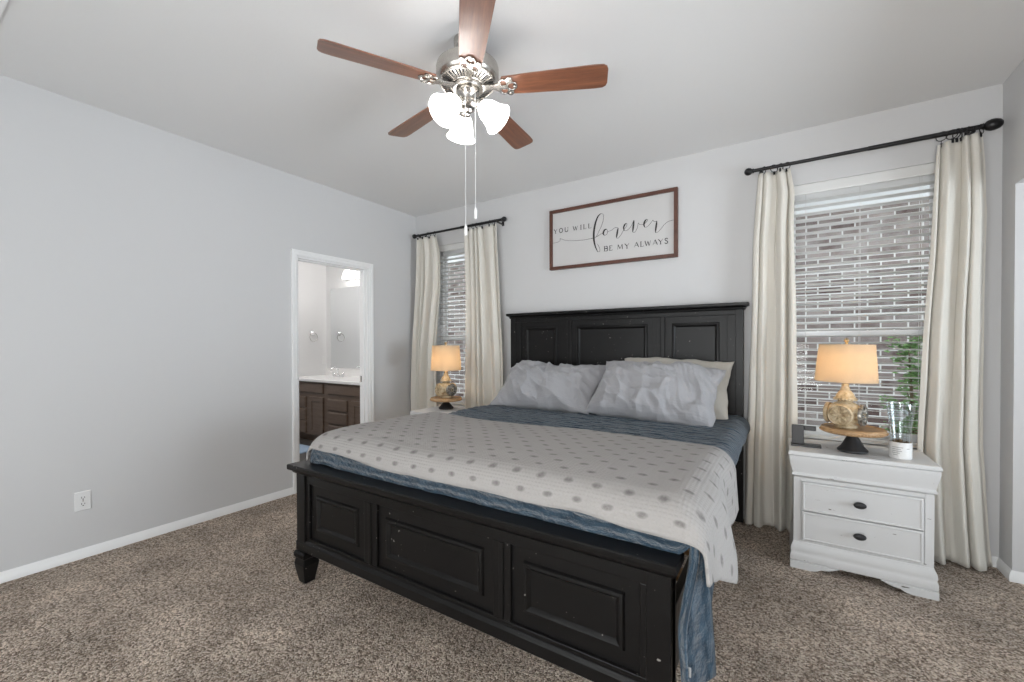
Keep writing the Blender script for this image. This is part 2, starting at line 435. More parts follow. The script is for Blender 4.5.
# doorway casing
door = struct(bpy.data.objects.new('door_1', None)); col.objects.link(door); door.location = (-L, (DY0 + DY1) / 2, 0)
m = MB(); cw = .05
for a, b in ((DY0 - cw, DY0), (DY1, DY1 + cw)):
    m.box(-L, -L + .011, a, b, 0, DZ); 
m.box(-L, -L + .011, DY0 - cw, DY1 + cw, DZ, DZ + cw)
m.box(-L + .011, -L + .019, DY0 - cw, DY0 - cw + .022, 0, DZ + cw); m.box(-L + .011, -L + .019, DY1 + cw - .022, DY1 + cw, 0, DZ + cw)
m.box(-L + .011, -L + .019, DY0 - cw + .022, DY1 + cw - .022, DZ + cw - .022, DZ + cw)
m.box(-L + .011, -L + .015, DY0 - .018, DY0 - .006, 0, DZ + .012); m.box(-L + .011, -L + .015, DY1 + .006, DY1 + .018, 0, DZ + .012)
m.box(-L + .011, -L + .015, DY0 - .006, DY1 + .006, DZ + .004, DZ + .014)
m.build('casing', 'trim_paint', door, bevel=.003)
m = MB(); m.box(-L - .12, -L, DY0, DY0 + .016, 0, DZ); m.box(-L - .12, -L, DY1 - .016, DY1, 0, DZ); m.box(-L - .12, -L, DY0 + .016, DY1 - .016, DZ - .016, DZ)
m.box(-L - .075, -L - .04, DY0 + .016, DY0 + .028, 0, DZ - .016); m.box(-L - .075, -L - .04, DY1 - .028, DY1 - .016, 0, DZ - .016); m.box(-L - .075, -L - .04, DY0 + .028, DY1 - .028, DZ - .028, DZ - .016)
m.build('jamb', 'trim_paint', door, bevel=.002)
MB().box(-L - .110, -L - .084, DY1 - .0175, DY1 - .0155, .90, .96).build('strike_plate', 'nickel', door)

# windows
def window(n, x0, x1, y, z0, z1):
    w = struct(bpy.data.objects.new('window_%d' % n, None)); col.objects.link(w); w.location = ((x0 + x1) / 2, y, z0)
    zm = lerp(z0, z1, .415); fy0, fy1 = y + .085, y + .135
    m = MB(); m.box(x0, x0 + .04, fy0, fy1, z0, z1); m.box(x1 - .04, x1, fy0, fy1, z0, z1); m.box(x0 + .04, x1 - .04, fy0, fy1, z1 - .04, z1); m.box(x0 + .04, x1 - .04, fy0, fy1, z0, z0 + .045)
    m.build('frame', 'vinyl_white', w, bevel=.003)
    for nm, a, b, dy in (('lower_sash', z0 + .045, zm + .02, 0), ('upper_sash', zm - .02, z1 - .04, .02)):
        m = MB(); ya, yb = fy0 + .006 + dy, fy0 + .024 + dy
        m.box(x0 + .04, x0 + .07, ya, yb, a, b); m.box(x1 - .07, x1 - .04, ya, yb, a, b); m.box(x0 + .07, x1 - .07, ya, yb, a, a + .038); m.box(x0 + .07, x1 - .07, ya, yb, b - .038, b)
        sa = m.build(nm, 'vinyl_white', w, bevel=.002)
        MB().box(x0 + .07, x1 - .07, ya + .007, ya + .011, a + .038, b - .038).build('pane', 'window_glass', sa)
    m = MB(); m.box(x0 - .03, x1 + .03, y - .022, y, z0 - .022, z0 + .004); m.box(x0, x1, y, y + .085, z0, z0 + .004); m.box(x0 - .02, x1 + .02, y - .012, y, z0 - .07, z0 - .022)
    m.build('sill', 'trim_paint', w, bevel=.003)
window(1, *WL, D, WZ0, WZ1); window(2, *WR, D, WZ0, WZ1)
# alcove window frame; unseen glass doors added behind the camera for fill light
w3 = struct(bpy.data.objects.new('window_3', None)); col.objects.link(w3); w3.location = (XA, 1.9, .55)
m = MB(); m.box(XA + .03, XA + .08, 1.0, 1.05, .55, 2.15); m.box(XA + .03, XA + .08, 2.75, 2.8, .55, 2.15); m.box(XA + .03, XA + .08, 1.05, 2.75, .55, .6); m.box(XA + .03, XA + .08, 1.05, 2.75, 2.1, 2.15); m.box(XA + .03, XA + .08, 1.88, 1.92, .6, 2.1)
m.build('frame', 'vinyl_white', w3, bevel=.003)
MB().box(XA + .05, XA + .054, 1.05, 2.75, .6, 2.1).build('pane', 'window_glass', w3)
d2 = struct(bpy.data.objects.new('added_glass_door', None)); col.objects.link(d2); d2.location = (-1.1, YR, 0)
m = MB()
for xa in (-2.45, -1.13, .19): m.box(xa, xa + .06, YR - .09, YR - .04, 0, 2.15)
for xa in (-2.39, -1.07): m.box(xa, xa + 1.26, YR - .09, YR - .04, 0, .08); m.box(xa, xa + 1.26, YR - .09, YR - .04, 2.07, 2.15)
m.build('frame', 'vinyl_white', d2, bevel=.003)
for xa in (-2.39, -1.07): MB().box(xa, xa + 1.26, YR - .067, YR - .063, .08, 2.07).build('pane', 'window_glass', d2)

# ------------------------------------------------------------------ bathroom seen through the doorway
BX, BY, BY0 = -5.735, 3.85, .9
struct(MB().box(BX - .1, -L - .06, BY0 - .1, BY + .1, -.05, .004).build('floor_bathroom', 'bath_tile'))
struct(MB().box(BX - .12, BX, BY0 - .12, BY + .12, 0, H).build('wall_bathroom_left', 'bath_paint'))
struct(MB().box(BX, -L - .12, BY, BY + .12, 0, H).build('wall_bathroom_back', 'bath_paint'))
struct(MB().box(BX, -L - .12, BY0 - .12, BY0, 0, H).build('wall_bathroom_front', 'bath_paint'))

van = thing('bathroom_vanity', 'dark brown bathroom vanity cabinet with drawers and doors seen through doorway', 'cabinet', (-4.72, 3.5, 0))
vx0, vx1, vy = BX + .003, -3.70, 3.262
m = MB(); m.box(vx0, vx1, vy + .02, BY - .002, .10, .802); m.box(vx0, vx1, vy + .09, BY - .002, .004, .10)
m.build('carcass', 'espresso', van, bevel=.002)
def front(nm, a, b, z0, z1, panel):
    if panel:
        i = .055
        pr = [(a, b, z0, z1, vy + .02), (a, b, z0, z1, vy + .002), (a + .004, b - .004, z0 + .004, z1 - .004, vy), (a + i, b - i, z0 + i, z1 - i, vy), (a + i + .006, b - i - .006, z0 + i + .006, z1 - i - .006, vy + .009)]
    else:
        pr = [(a, b, z0, z1, vy + .02), (a, b, z0, z1, vy + .009), (a + .014, b - .014, z0 + .012, z1 - .012, vy)]
    return MB().rectloft(pr).build(nm, 'espresso', van)
for a, b in ((-5.60, -4.955), (-4.86, -4.16)): front('drawer', a, b, .655, .785, False)
for x0 in ((-5.70, -5.335), (-4.86, -4.475)):
    for z0, z1 in ((.455, .60), (.29, .435), (.115, .27)): front('drawer', x0[0], x0[1], z0, z1, False)
for x0 in ((-5.25, -4.955), (-4.39, -4.0)): front('door', x0[0], x0[1], .115, .605, True)
m = MB(); m.rectloft([(vx0, vx1 + .01, vy - .02, BY - .002, .803), (vx0, vx1 + .01, vy - .025, BY - .002, .808), (vx0, vx1 + .01, vy - .025, BY - .002, .834), (vx0, vx1 + .01, vy - .02, BY - .002, .84)], 'z')
m.box(vx0, vx1, BY - .022, BY - .002, .84, .94)
cn = m.build('countertop', 'counter_white', van); cn['label'] = 'white cultured marble top with backsplash'
fa = thing('faucet', 'chrome faucet with two handles on the white bathroom counter', 'faucet', (-5.25, 3.70, .84))
m = MB(); m.lathe([(.026, 0), (.026, .012), (.014, .02)], 16, (-5.25, 3.70, .84)); m.tube([(-5.25, 3.70, .855), (-5.25, 3.695, .93), (-5.25, 3.66, .965), (-5.25, 3.60, .955), (-5.25, 3.575, .925)], [.014, .013, .012, .011, .010], 12)
m.build('spout', 'chrome', fa, smooth=50)
for s in (-1, 1):
    m = MB(); m.lathe([(.024, 0), (.022, .03), (.012, .045)], 14, (-5.25 + s * .10, 3.705, .84)); m.tube([(-5.25 + s * .10, 3.705, .882), (-5.25 + s * .15, 3.69, .90)], [.008, .006], 10)
    m.build('handle', 'chrome', fa, smooth=50)
tag(MB().box(-5.62, -4.15, BY - .008, BY - .001, .955, 2.1).build('wall_mirror', 'mirror', bevel=.002), 'large frameless mirror on the bathroom wall above the vanity', 'mirror')
vl = thing('vanity_light', 'lit bathroom wall light with white glass shades above the mirror', 'light', (-4.75, BY, 2.24))
MB().box(-5.25, -4.25, BY - .025, BY - .001, 2.19, 2.27).build('backplate', 'nickel', vl, bevel=.004)
for x in (-5.08, -4.75, -4.42):
    MB().tube([(x, BY - .02, 2.24), (x, BY - .09, 2.25), (x, BY - .11, 2.30)], .009, 8).build('arm', 'nickel', vl, smooth=50)
    MB().lathe([(.028, .12), (.05, .10), (.066, .05), (.078, 0), (.074, .0), (.06, .05), (.045, .095), (.02, .115)], 20, (x, BY - .11, 2.19)).build('lamp_shade', 'vanity_glass', vl, smooth=50)
point('vanity_bulb', (-4.75, BY - .35, 2.1), 9, (1, .97, .95), .12)
area('bathroom_ceiling_lamp', (-4.7, 2.2, H - .03), (0, 0, 0), .35, .35, 16, (1, .98, .96))
tr = thing('towel_ring', 'chrome towel ring on the bathroom side wall', 'towel ring', (BX, 3.62, 1.45))
MB().lathe([(.028, 0), (.028, .008), (.014, .014), (.012, .04)], 16).xf(Matrix.Translation((BX, 3.62, 1.45)) @ Matrix.Rotation(R(90), 4, 'Y')).build('mount', 'chrome', tr, smooth=40)
MB().torus((BX + .04, 3.62, 1.39), .060, .0035, 'x', 24, 8).build('ring', 'nickel', tr, smooth=60)
sw = thing('outlet_plate', 'white outlet plate on bathroom side wall above the counter', 'outlet', (BX, 3.80, 1.06))
MB().rectloft([(3.765, 3.835, 1.0, 1.115, BX), (3.765, 3.835, 1.0, 1.115, BX + .003), (3.768, 3.832, 1.003, 1.112, BX + .006)], 'x').build('plate', 'outlet_white', sw)
MB().box(BX + .006, BX + .0085, 3.785, 3.815, 1.022, 1.093).build('receptacle', 'ceramic_white', sw, bevel=.001)
tag(MB().rectloft([(-5.6, -4.78, 2.55, 3.10, .005), (-5.61, -4.77, 2.54, 3.11, .012), (-5.6, -4.78, 2.55, 3.10, .022)], 'z').build('bath_mat', 'bath_mat_blue'), 'pale blue bath mat on the dark bathroom floor before the vanity', 'mat')

# ------------------------------------------------------------------ outside
struct(MB().box(-14, 8, D + .16, 12, -.35, -.25).build('ground_outside', 'concrete'))
hs = thing('neighbour_house', 'pale brick house wall beyond the windows', 'house', (-3, 5.8, -.25))
MB().box(-12, 5, 5.8, 6.0, -.25, 2.72).build('brick_wall', 'brick', hs)
m = MB(); m.box(-12, 5, 5.77, 5.8, 2.72, 2.95); m.build('frieze_board', 'vinyl_white', hs)
MB().box(-12, 5, 5.35, 6.0, 2.95, 2.98).build('soffit', 'vinyl_white', hs)
MB().box(-12, 5, 5.31, 5.35, 2.93, 3.10).build('gutter', 'vinyl_white', hs)
m = MB(); m.prism([(5.30, 3.06), (5.30, 3.10), (9.0, 5.3), (9.0, 5.2)], 'x', -12, 5); m.build('roof', 'roof_shingle', hs)
random.seed(5)
tree = thing('young_tree', 'slim green leafy plant outside the large window behind the glass vase', 'plant', (.78, 4.3, -.25))
m = MB(); m.tube([(.84, 4.3, -.25), (.83, 4.3, .4), (.80, 4.31, .9), (.78, 4.3, 1.25)], [.022, .018, .010, .004], 8)
tw = []
for k in range(22):
    z = random.uniform(.55, 1.25); a = random.uniform(0, 2 * PI); l = random.uniform(.05, .12)
    e = Vector((.78 + l * math.cos(a), 4.3 + l * math.sin(a), z + .06)); m.tube([(.78, 4.3, z), tuple(e)], [.004, .002], 5); tw.append((Vector((.78, 4.3, z)), e))
m.build('stem', 'bark', tree, smooth=60)
m = MB()
for k in range(1000):
    a, e = random.choice(tw); p = a.lerp(e, random.uniform(.3, 1.25)) + Vector((random.gauss(0, .02), random.gauss(0, .02), random.gauss(0, .03)))
    q = Matrix.Translation(p) @ Matrix.Rotation(random.uniform(0, 6.28), 4, 'Z') @ Matrix.Rotation(random.uniform(-.9, .9), 4, 'X')
    l = random.uniform(.03, .055); wd = l * .28
    vs = [q @ Vector(v) for v in ((0, 0, 0), (l * .5, wd, .004), (l, 0, 0), (l * .5, -wd, .004), (l * .5, 0, -.003))]
    m.add([tuple(v) for v in vs], [(0, 4, 1), (4, 2, 1), (0, 3, 4), (4, 3, 2)])
m.build('foliage', 'leaf_green', tree)

# ------------------------------------------------------------------ blinds
def blind(label, x0, x1):
    b = thing('window_blind', label, 'blind', ((x0 + x1) / 2, D + .042, WZ1), 0, 'white slatted window blinds')
    a, c = x0 + .006, x1 - .006; yc = D + .044
    m = MB(); m.box(a, c, yc - .028, yc + .028, WZ1 - .045, WZ1 - .002); m.build('headrail', 'blind_white', b, bevel=.002)
    MB().rectloft([(a - .003, c + .003, WZ1 - .068, WZ1 - .001, yc - .030), (a - .003, c + .003, WZ1 - .068, WZ1 - .001, yc - .038), (a - .001, c + .001, WZ1 - .060, WZ1 - .008, yc - .041)]).build('valance', 'blind_white', b)
    zt, zb = WZ1 - .10, WZ0 + .055; n = int((zt - zb) / .0435); step = (zt - zb) / n
    tilt = R(-8); first = None
    for k in range(n):
        z = zt - step * (k + .2)
        if first is None:
            m = MB(); prof = []
            for q in range(7):
                u = -1 + 2 * q / 6; prof.append((u * .025, .0022 * (1 - u * u)))
            ring = [(y, zz) for y, zz in prof] + [(y, zz - .0028) for y, zz in reversed(prof)]
            ring = [(y * math.cos(tilt) - zz * math.sin(tilt), y * math.sin(tilt) + zz * math.cos(tilt)) for y, zz in ring]
            m.prism([(yc + y, z + zz) for y, zz in ring], 'x', a, c)
            first = m.build('slat', 'blind_white', b, smooth=40); z0 = z
        else:
            s = first.copy(); col.objects.link(s); s.parent = b; s.location = (0, 0, z - z0)
    MB().box(a, c, yc - .026, yc + .026, WZ0 + .012, WZ0 + .034).build('bottom_rail', 'blind_white', b, bevel=.003)
    for x in (a + .12, (a + c) / 2, c - .12):
        m = MB(); m.box(x - .001, x + .001, yc - .0275, yc - .0260, WZ0 + .03, WZ1 - .05); m.box(x - .001, x + .001, yc + .0260, yc + .0275, WZ0 + .03, WZ1 - .05)
        m.build('ladder_cord', 'blind_white', b)
    MB().tube([(a + .045, yc - .042, WZ1 - .07), (a + .047, yc - .046, WZ1 - .8)], .0045, 8).build('tilt_wand', 'blind_white', b, smooth=60)
    return b
blind('white slatted blind in the narrow window between curtains left of the bed', *WL)
blind('white slatted blind in the large window behind the white nightstand', *WR)

# ------------------------------------------------------------------ curtain rods and curtains
RY, RZ = 3.432, 2.486
def rod(label, x0, x1, egg):
    r = thing('curtain_rod', label, 'curtain rod', ((x0 + x1) / 2, RY, RZ))
    m = MB(); m.tube([(x0 + .03, RY, RZ), (lerp(x0, x1, .55), RY, RZ)], .0115, 14); m.tube([(lerp(x0, x1, .55), RY, RZ), (x1 - .03, RY, RZ)], .0135, 14)
    m.build('rod', 'rod_black', r, smooth=40)
    for x, s in ((x0, -1), (x1, 1)):
        if egg and s > 0: prof = [(.0, -.045), (.012, -.044), (.017, -.038), (.014, -.032), (.024, -.024), (.031, -.006), (.031, .010), (.025, .028), (.014, .039), (0.001, .043)]
        else: prof = [(.0, -.036), (.014, -.035), (.016, -.028), (.012, -.024), (.022, -.014), (.026, 0), (.022, .014), (.012, .023), (.001, .026)]
        MB().lathe(prof, 20).xf(Matrix.Translation((x, RY, RZ)) @ Matrix.Rotation(R(90 * s), 4, 'Y')).build('finial', 'rod_black', r, smooth=50)
    for x in (x0 + .075, x1 - .075):
        m = MB(); m.box(x - .009, x + .009, RY - .004, D - .003, RZ - .022, RZ - .014); m.box(x - .012, x + .012, D - .006, D - .0005, RZ - .032, RZ + .018); m.torus((x, RY, RZ), .0165, .004, 'x', 16, 6, PI * .9, PI * 2.1)
        m.build('bracket', 'rod_black', r, smooth=40)
    return r
rod('black curtain rod with ball finials above the narrow window left of the bed', -3.485, -2.285, False)
rod('long black curtain rod above the large window, egg finial at its right end', -.222, .962, True)

def curtain(label, top, bot, left, right, nf, seed, rings, amp=(.018, .034), sharp=.95, droop=None, zt=2.452):
    """left/right: lists of (height, x) giving the two edges of the panel"""
    c = thing('curtain', label, 'curtain', ((left[0][1] + right[0][1]) / 2, RY, 0), 0, 'cream linen curtain panels')
    random.seed(seed); ph = [random.uniform(0, 6.28) for _ in range(6)]
    m = MB(); cw = 1.3
    def fn(u, v):
        z = lerp(bot, zt, v)
        xl, xr = pw(left, z), pw(right, z)
        uu = u + .035 * math.sin(2 * PI * u * 2 + ph[0] + v * .8) * math.sin(PI * u)
        ww = nf * 2 * PI * (uu + .06 * math.sin(ph[1] + 1.6 * v) * math.sin(PI * u) + .07 * math.sin(2 * PI * u * 1.4 + ph[4]) + .05 * nz(u * 3, v * 1.1, seed + 30))
        s = math.sin(ww + ph[2]); s = math.copysign(abs(s) ** sharp, s)
        s2 = math.sin(ww * 2.3 + ph[3] + 1.3 * v)
        A = lerp(amp[1], amp[0], v ** 1.5) * (1 + .8 * nz(u * 3.3, v * 1.0, seed))
        y = RY + A * s + .008 * s2 * (1 - v * .5) + .012 * nz(u * 6, v * 3, seed + 9)
        x = lerp(xl, xr, u) + .010 * math.cos(ww + ph[2]) * (1 - .3 * v) + .006 * nz(u * 4, v * 5, seed + 3)
        if v < .04: y += (v - .04) * .25 * (1 if (int(u * nf * 2) % 2) else -.3)
        zz = z
        if droop: zz = z - droop(u) * ss(.86, 1, v)
        return (x, y, zz), (u * cw, v * 2.4)
    m.grid(fn, 150, 70)
    # hem seam
    f = m.build('panel', 'curtain_linen', c, smooth=180, solid=.0025)
    m2 = MB(); m2.grid(lambda u, v: ((lambda p: (p[0], p[1] - .0022, p[2]))(fn(u, .038 + v * .003)[0]), fn(u, .04)[1]), 150, 1)
    for k, rx in enumerate(rings):
        u = (rx - pw(left, zt)) / (pw(right, zt) - pw(left, zt))
        p = fn(max(0.01, min(.99, u)), 1.0)[0]
        rg = MB().torus((0, 0, 0), .0255, .0024, 'x', 22, 6).xf(Matrix.Translation((p[0], RY, RZ - .0115)) @ Matrix.Rotation(R(random.choice((-1, 1)) * random.uniform(15, 58)), 4, 'Z')).build('ring', 'rod_black', c, smooth=60)
        q = MB(); q.tube([(p[0], RY, RZ - .034), (p[0], lerp(RY, p[1], .6), RZ - .037), (p[0], p[1], p[2] + .004)], .002, 6); q.box(p[0] - .006, p[0] + .006, p[1] - .006, p[1] + .006, p[2] - .016, p[2] + .006)
        q.build('clip', 'rod_black', rg, bevel=.0015)
    return c
curtain('cream curtain panel at the far left, left side of the narrow window', 2.45, .012,
        [(0, -3.545), (.7, -3.54), (1.3, -3.50), (2.0, -3.46), (2.46, -3.445)], [(0, -3.16), (1.3, -3.165), (1.9, -3.10), (2.25, -3.10), (2.46, -3.155)], 4, 11, [-3.43, -3.36, -3.28, -3.19])
curtain('cream curtain panel between the narrow window and the bed headboard', 2.45, .012,
        [(0, -2.74), (.7, -2.745), (1.3, -2.735), (1.8, -2.74), (2.46, -2.765)], [(0, -2.245), (.8, -2.285), (1.3, -2.305), (2.0, -2.34), (2.46, -2.372)], 5, 23, [-2.73, -2.66, -2.62, -2.56, -2.45, -2.39])
curtain('cream curtain panel between the bed and the white nightstand', 2.45, .012,
        [(0, -.235), (.6, -.225), (1.3, -.195), (2.0, -.185), (2.46, -.155)], [(0, .055), (.9, .062), (1.5, .055), (2.1, .04), (2.3, .045), (2.46, .02)], 3, 37, [-.13, -.075, -.03, .01], amp=(.020, .042))
curtain('cream curtain panel at the right wall, gathered below the egg finial', 2.45, .012,
        [(0, .69), (.65, .662), (1.3, .684), (1.8, .712), (2.2, .73), (2.46, .738)], [(0, .985), (.7, .945), (1.5, .945), (2.0, .95), (2.3, .94), (2.46, .928)], 3.5, 58, [.765, .795, .815, .84, .875, .915], amp=(.020, .042), droop=lambda u: .03 * (1 - u) ** 2)

# ------------------------------------------------------------------ bed
bed = thing('bed', 'black panelled king bed with tall headboard and low footboard', 'bed', (-1.2315, 2.35, 0))
bx0, bx1 = -2.212, -.250
def panel(parent, x0, x1, z0, z1, yf, dep=.014, marg=.045):
    a = [(0, dep * .0), (.006, dep), (marg, dep), (marg + .006, dep * .25), (marg + .016, dep * .1), (marg + .024, dep * .5), (marg + .03, dep)]
    pr = [(x0 - .004, x1 + .004, z0 - .004, z1 + .004, yf + .028), (x0 - .004, x1 + .004, z0 - .004, z1 + .004, yf + .004)]
    pr = [(x0 - .003, x1 + .003, z0 - .003, z1 + .003, yf + .03)] + [(x0 - .003, x1 + .003, z0 - .003, z1 + .003, yf + dep)] + [(x0 + i, x1 - i, z0 + i, z1 - i, yf + d) for i, d in a[1:]]
    return MB().rectloft(pr).build('panel', 'bed_black', parent, smooth=25)
def framed(name, zb, zt, yf, th, openings, stile_boxes):
    m = MB(); z0, z1 = openings[0][2], openings[0][3]
    m.box(bx0, bx1, yf, yf + th, z1, zt); m.box(bx0, bx1, yf, yf + th, zb, z0)
    xs = [bx0] + [v for o in openings for v in o[:2]] + [bx1]
    for a, b in zip(xs[::2], xs[1::2]): m.box(a, b, yf, yf + th, z0, z1)
    for bb in stile_boxes: m.box(*bb)
    return m
# headboard
yh = 3.437
ops = [(-2.105, -1.675, .45, 1.487), (-1.585, -.875, .45, 1.487), (-.790, -.355, .45, 1.487)]
m = framed('headboard', .22, 1.53, yh, .05, ops, [(-1.640, -1.620, yh - .006, yh, .45, 1.487), (-.842, -.822, yh - .006, yh, .45, 1.487), (bx0, bx0 + .05, yh - .008, yh, .02, 1.53), (bx1 - .05, bx1, yh - .008, yh, .02, 1.53), (bx0, bx0 + .06, yh, yh + .05, .001, .22), (bx1 - .06, bx1, yh, yh + .05, .001, .22)])
hb = m.build('headboard', 'bed_black', bed, bevel=.0025)
for o in ops: panel(hb, *o, yh, .013, .05)
yb = yh + .052
m = MB(); pr = []
for off, z in ((.004, 1.520), (.010, 1.527), (.012, 1.536), (.022, 1.544), (.032, 1.548), (.034, 1.552), (.034, 1.568), (.031, 1.571)): pr.append((bx0 - off, bx1 + off, yh - off - .002, yb, z))
m.rectloft(pr, 'z').build('cap', 'bed_black', hb, smooth=35)
# footboard
bx0, bx1 = -2.218, -.280
yf = 1.312
fops = [(-2.115, -1.675, .252, .542), (-1.585, -.930, .252, .542), (-.850, -.375, .252, .542)]
m = framed('footboard', .175, .612, yf, .048, fops, [(-1.640, -1.620, yf - .006, yf, .252, .542), (-.900, -.880, yf - .006, yf, .252, .542)])
m.rectloft([(bx0 + .002, bx1 - .002, yf - .006, yf + .05, .175), (bx0 - .004, bx1 + .004, yf - .012, yf + .05, .180), (bx0 - .004, bx1 + .004, yf - .012, yf + .05, .222), (bx0 + .002, bx1 - .002, yf - .002, yf + .05, .236)], 'z')
fb = m.build('footboard', 'bed_black', bed, bevel=.0025)
for o in fops: panel(fb, *o, yf, .013, .05)
for x in (bx0, bx1 - .075):
    MB().box(x, x + .075, yf - .010, yf + .058, .175, .612).build('post', 'bed_black', fb, bevel=.004)
    cx, cy = x + .0375, yf + .024; pr = []
    for h, z in ((.026, .001), (.029, .006), (.043, .085), (.046, .105), (.042, .125), (.039, .135), (.048, .145), (.048, .165), (.041, .175)): pr.append((cx - h, cx + h, cy - h, cy + h, z))
    MB().rectloft(pr, 'z').build('foot', 'bed_black', fb, bevel=.004)
m = MB(); pr = []
for off, z in ((.010, .590), (.016, .596), (.020, .604), (.028, .610), (.034, .614), (.036, .618), (.036, .638), (.033, .642)): pr.append((bx0 - off * .62, bx1 + off * .62, yf - off * 1.35, yf + .05 + off * .3, z))
m.rectloft(pr, 'z').build('cap', 'bed_black', fb, smooth=35)
for x in (bx0 + .02, bx1 - .048):
    MB().box(x, x + .028, yf + .049, yh - .0085, .20, .42).build('side_rail', 'bed_black', bed, bevel=.004)
m = MB()
for k in range(9):
    y = 1.45 + k * .23; m.box(bx0 + .049, bx1 - .049, y, y + .07, .385, .405)
m.build('slat_base', 'tray_wood', bed)

mat_ = MB(); pr = []
for i, z in ((.03, .407), (.008, .415), (0, .44), (0, .70), (.01, .728), (.035, .742)): pr.append((-2.160 + i, -.340 - i, 1.425 + i, 3.420 - i, z))
mat_.rectloft(pr, 'z'); tag(mat_.build('mattress', 'mattress_cloth', bevel=.012, seg=3), 'tan sided king mattress on the black bed under the blue quilt', 'mattress')

# quilt
def side_drop(x0, e, r, flare, top):
    """point on a cloth that runs over an edge; e = length past the edge"""
    q = PI / 2 * r
    if e < q: return r * math.sin(e / r), -r * (1 - math.cos(e / r))
    return r + flare * (e - q), -r - (e - q)
QZ = .768
def quilt_pt(u, v):
    y = lerp(1.405, 3.405, max(0, (v - .09) / .91)); ef = max(0, (.09 - v) / .09) * .16
    xl, xr = -2.115, -.285; LR = pw([(1.3, .56), (1.42, .50), (1.6, .34), (2.1, .20), (2.4, .155), (3.5, .13)], y if ef == 0 else 1.405 - ef * .6); LL = .20
    tot = LL + (xr - xl) + LR; s = u * tot - LL
    zx = 0
    if s < 0: dx, zx = side_drop(0, -s, .05, .05, 0); x = xl - dx
    elif s > xr - xl:
        e = s - (xr - xl); dx, zx = side_drop(0, e, .078, .03, 0); x = xr + dx
    else: x = xl + s
    zy = 0; yy = y
    if ef > 0:
        dy, zy = side_drop(0, ef, .055, -.02, 0); yy = y - dy
        wgt = ss(0, .12, s - (xr - xl)) if s > xr - xl else 0
        yy = lerp(yy, 1.405 - ef * .40, wgt); zy *= (1 - wgt)
        if s > xr - xl: x += .02 * math.sin(ef * 40) * wgt
    z = QZ + zx + zy
    dropR = max(0, s - (xr - xl))
    tail = ss(.05, .15, ef) * ss(.15, .36, dropR)
    yy -= .105 * tail; x -= .028 * tail
    n1 = nz(x * 2.1, y * 2.6, 3) * .010 + nz(x * 6, y * 19, 5) * .007 + nz(x * 13, y * 38, 8) * .005
    if dropR > .03: x += nz(y * 5, dropR * 3, 2) * .014 * min(1, dropR * 5)
    z += n1 * (1 if dropR < .05 else .3)
    return (x, yy, z), (s, y - ef)
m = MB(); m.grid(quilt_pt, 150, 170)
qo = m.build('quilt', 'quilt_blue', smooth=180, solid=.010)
_p = quilt_pt(.965, .022)[0]
MB().box(_p[0] - .004, _p[0] + .016, _p[1] - .010, _p[1] - .006, _p[2] - .013, _p[2] + .013).build('care_tag', 'ceramic_white', qo)['label'] = 'white care tag'
tag(qo, 'crinkled slate blue quilt spread over the bed, corner hanging at right foot', 'quilt')

# blanket
def blanket_pt(u, v):
    xl, xr = -2.115, -.305; LL = .105; LR = .325
    LR = pw([(0, .255), (.08, .27), (.32, .375), (1.0, .345)], v)
    tot = LL + (xr - xl) + LR; s = u * tot - LL; x0 = xl + min(max(s, 0), xr - xl)
    yback = pw([(-2.3, 2.31), (-1.64, 2.195), (-.97, 2.24), (-.42, 2.205), (-.2, 2.19)], x0)
    y0 = 1.455; F = .085 - .018 * ss(-1.6, -2.1, x0) + .015 * ss(-.6, -.25, x0) + .012 * nz(x0 * 3, 0, 7)
    LF = F + .058
    tl = (yback - y0) + LF; t = v * tl
    ef = max(0, LF - t); y = y0 + max(0, t - LF)
    e = s - (xr - xl); zx = 0; dxr = 0
    if s < 0: dx, zx = side_drop(0, -s, .055, .05, 0); x = xl - dx - .012 * ss(0, .05, -s)
    elif e > 0: dxr, zx = side_drop(0, e, .115, .06, 0); x = xr + dxr + .004
    else: x = xl + s
    zy = 0; yy = y
    if ef > 0:
        dy, zy = side_drop(0, ef, .10, .02, 0)
        wgt = ss(0, .24, e) if e > 0 else 0
        yy = y - lerp(dy + .022 * ss(0, .05, ef), ef * .95, wgt); zy *= (1 - wgt)
    bul = .012 * ss(1.42, 1.6, y) * (1 - ss(1.9, 2.25, y))
    z = QZ + .020 + bul + zx + zy + .010 * (1 - ss(.0, .06, ef))
    if e > .06:
        f = min(1, (e - .06) * 4); x += f * (.045 * math.exp(-((y - 1.60) / .16) ** 2) + .022 * nz(y * 4.0, e * 2, 4) - .03 * math.exp(-((y - 1.85) / .12) ** 2))
        z -= f * .02 * math.exp(-((y - 1.58) / .15) ** 2)
    z += nz(x * 2.4, y * 3, 13) * .007 + nz(x * 6, y * 6, 15) * .003
    if ef > .05: yy += nz(x * 9, ef, 3) * .006
    return (x, yy, z), (s, y - ef)
m = MB(); m.grid(blanket_pt, 170, 90)
tag(m.build('blanket', 'blanket_dashed', smooth=180, solid=.009), 'off-white woven blanket with rows of grey dashes across the foot of the bed', 'blanket')

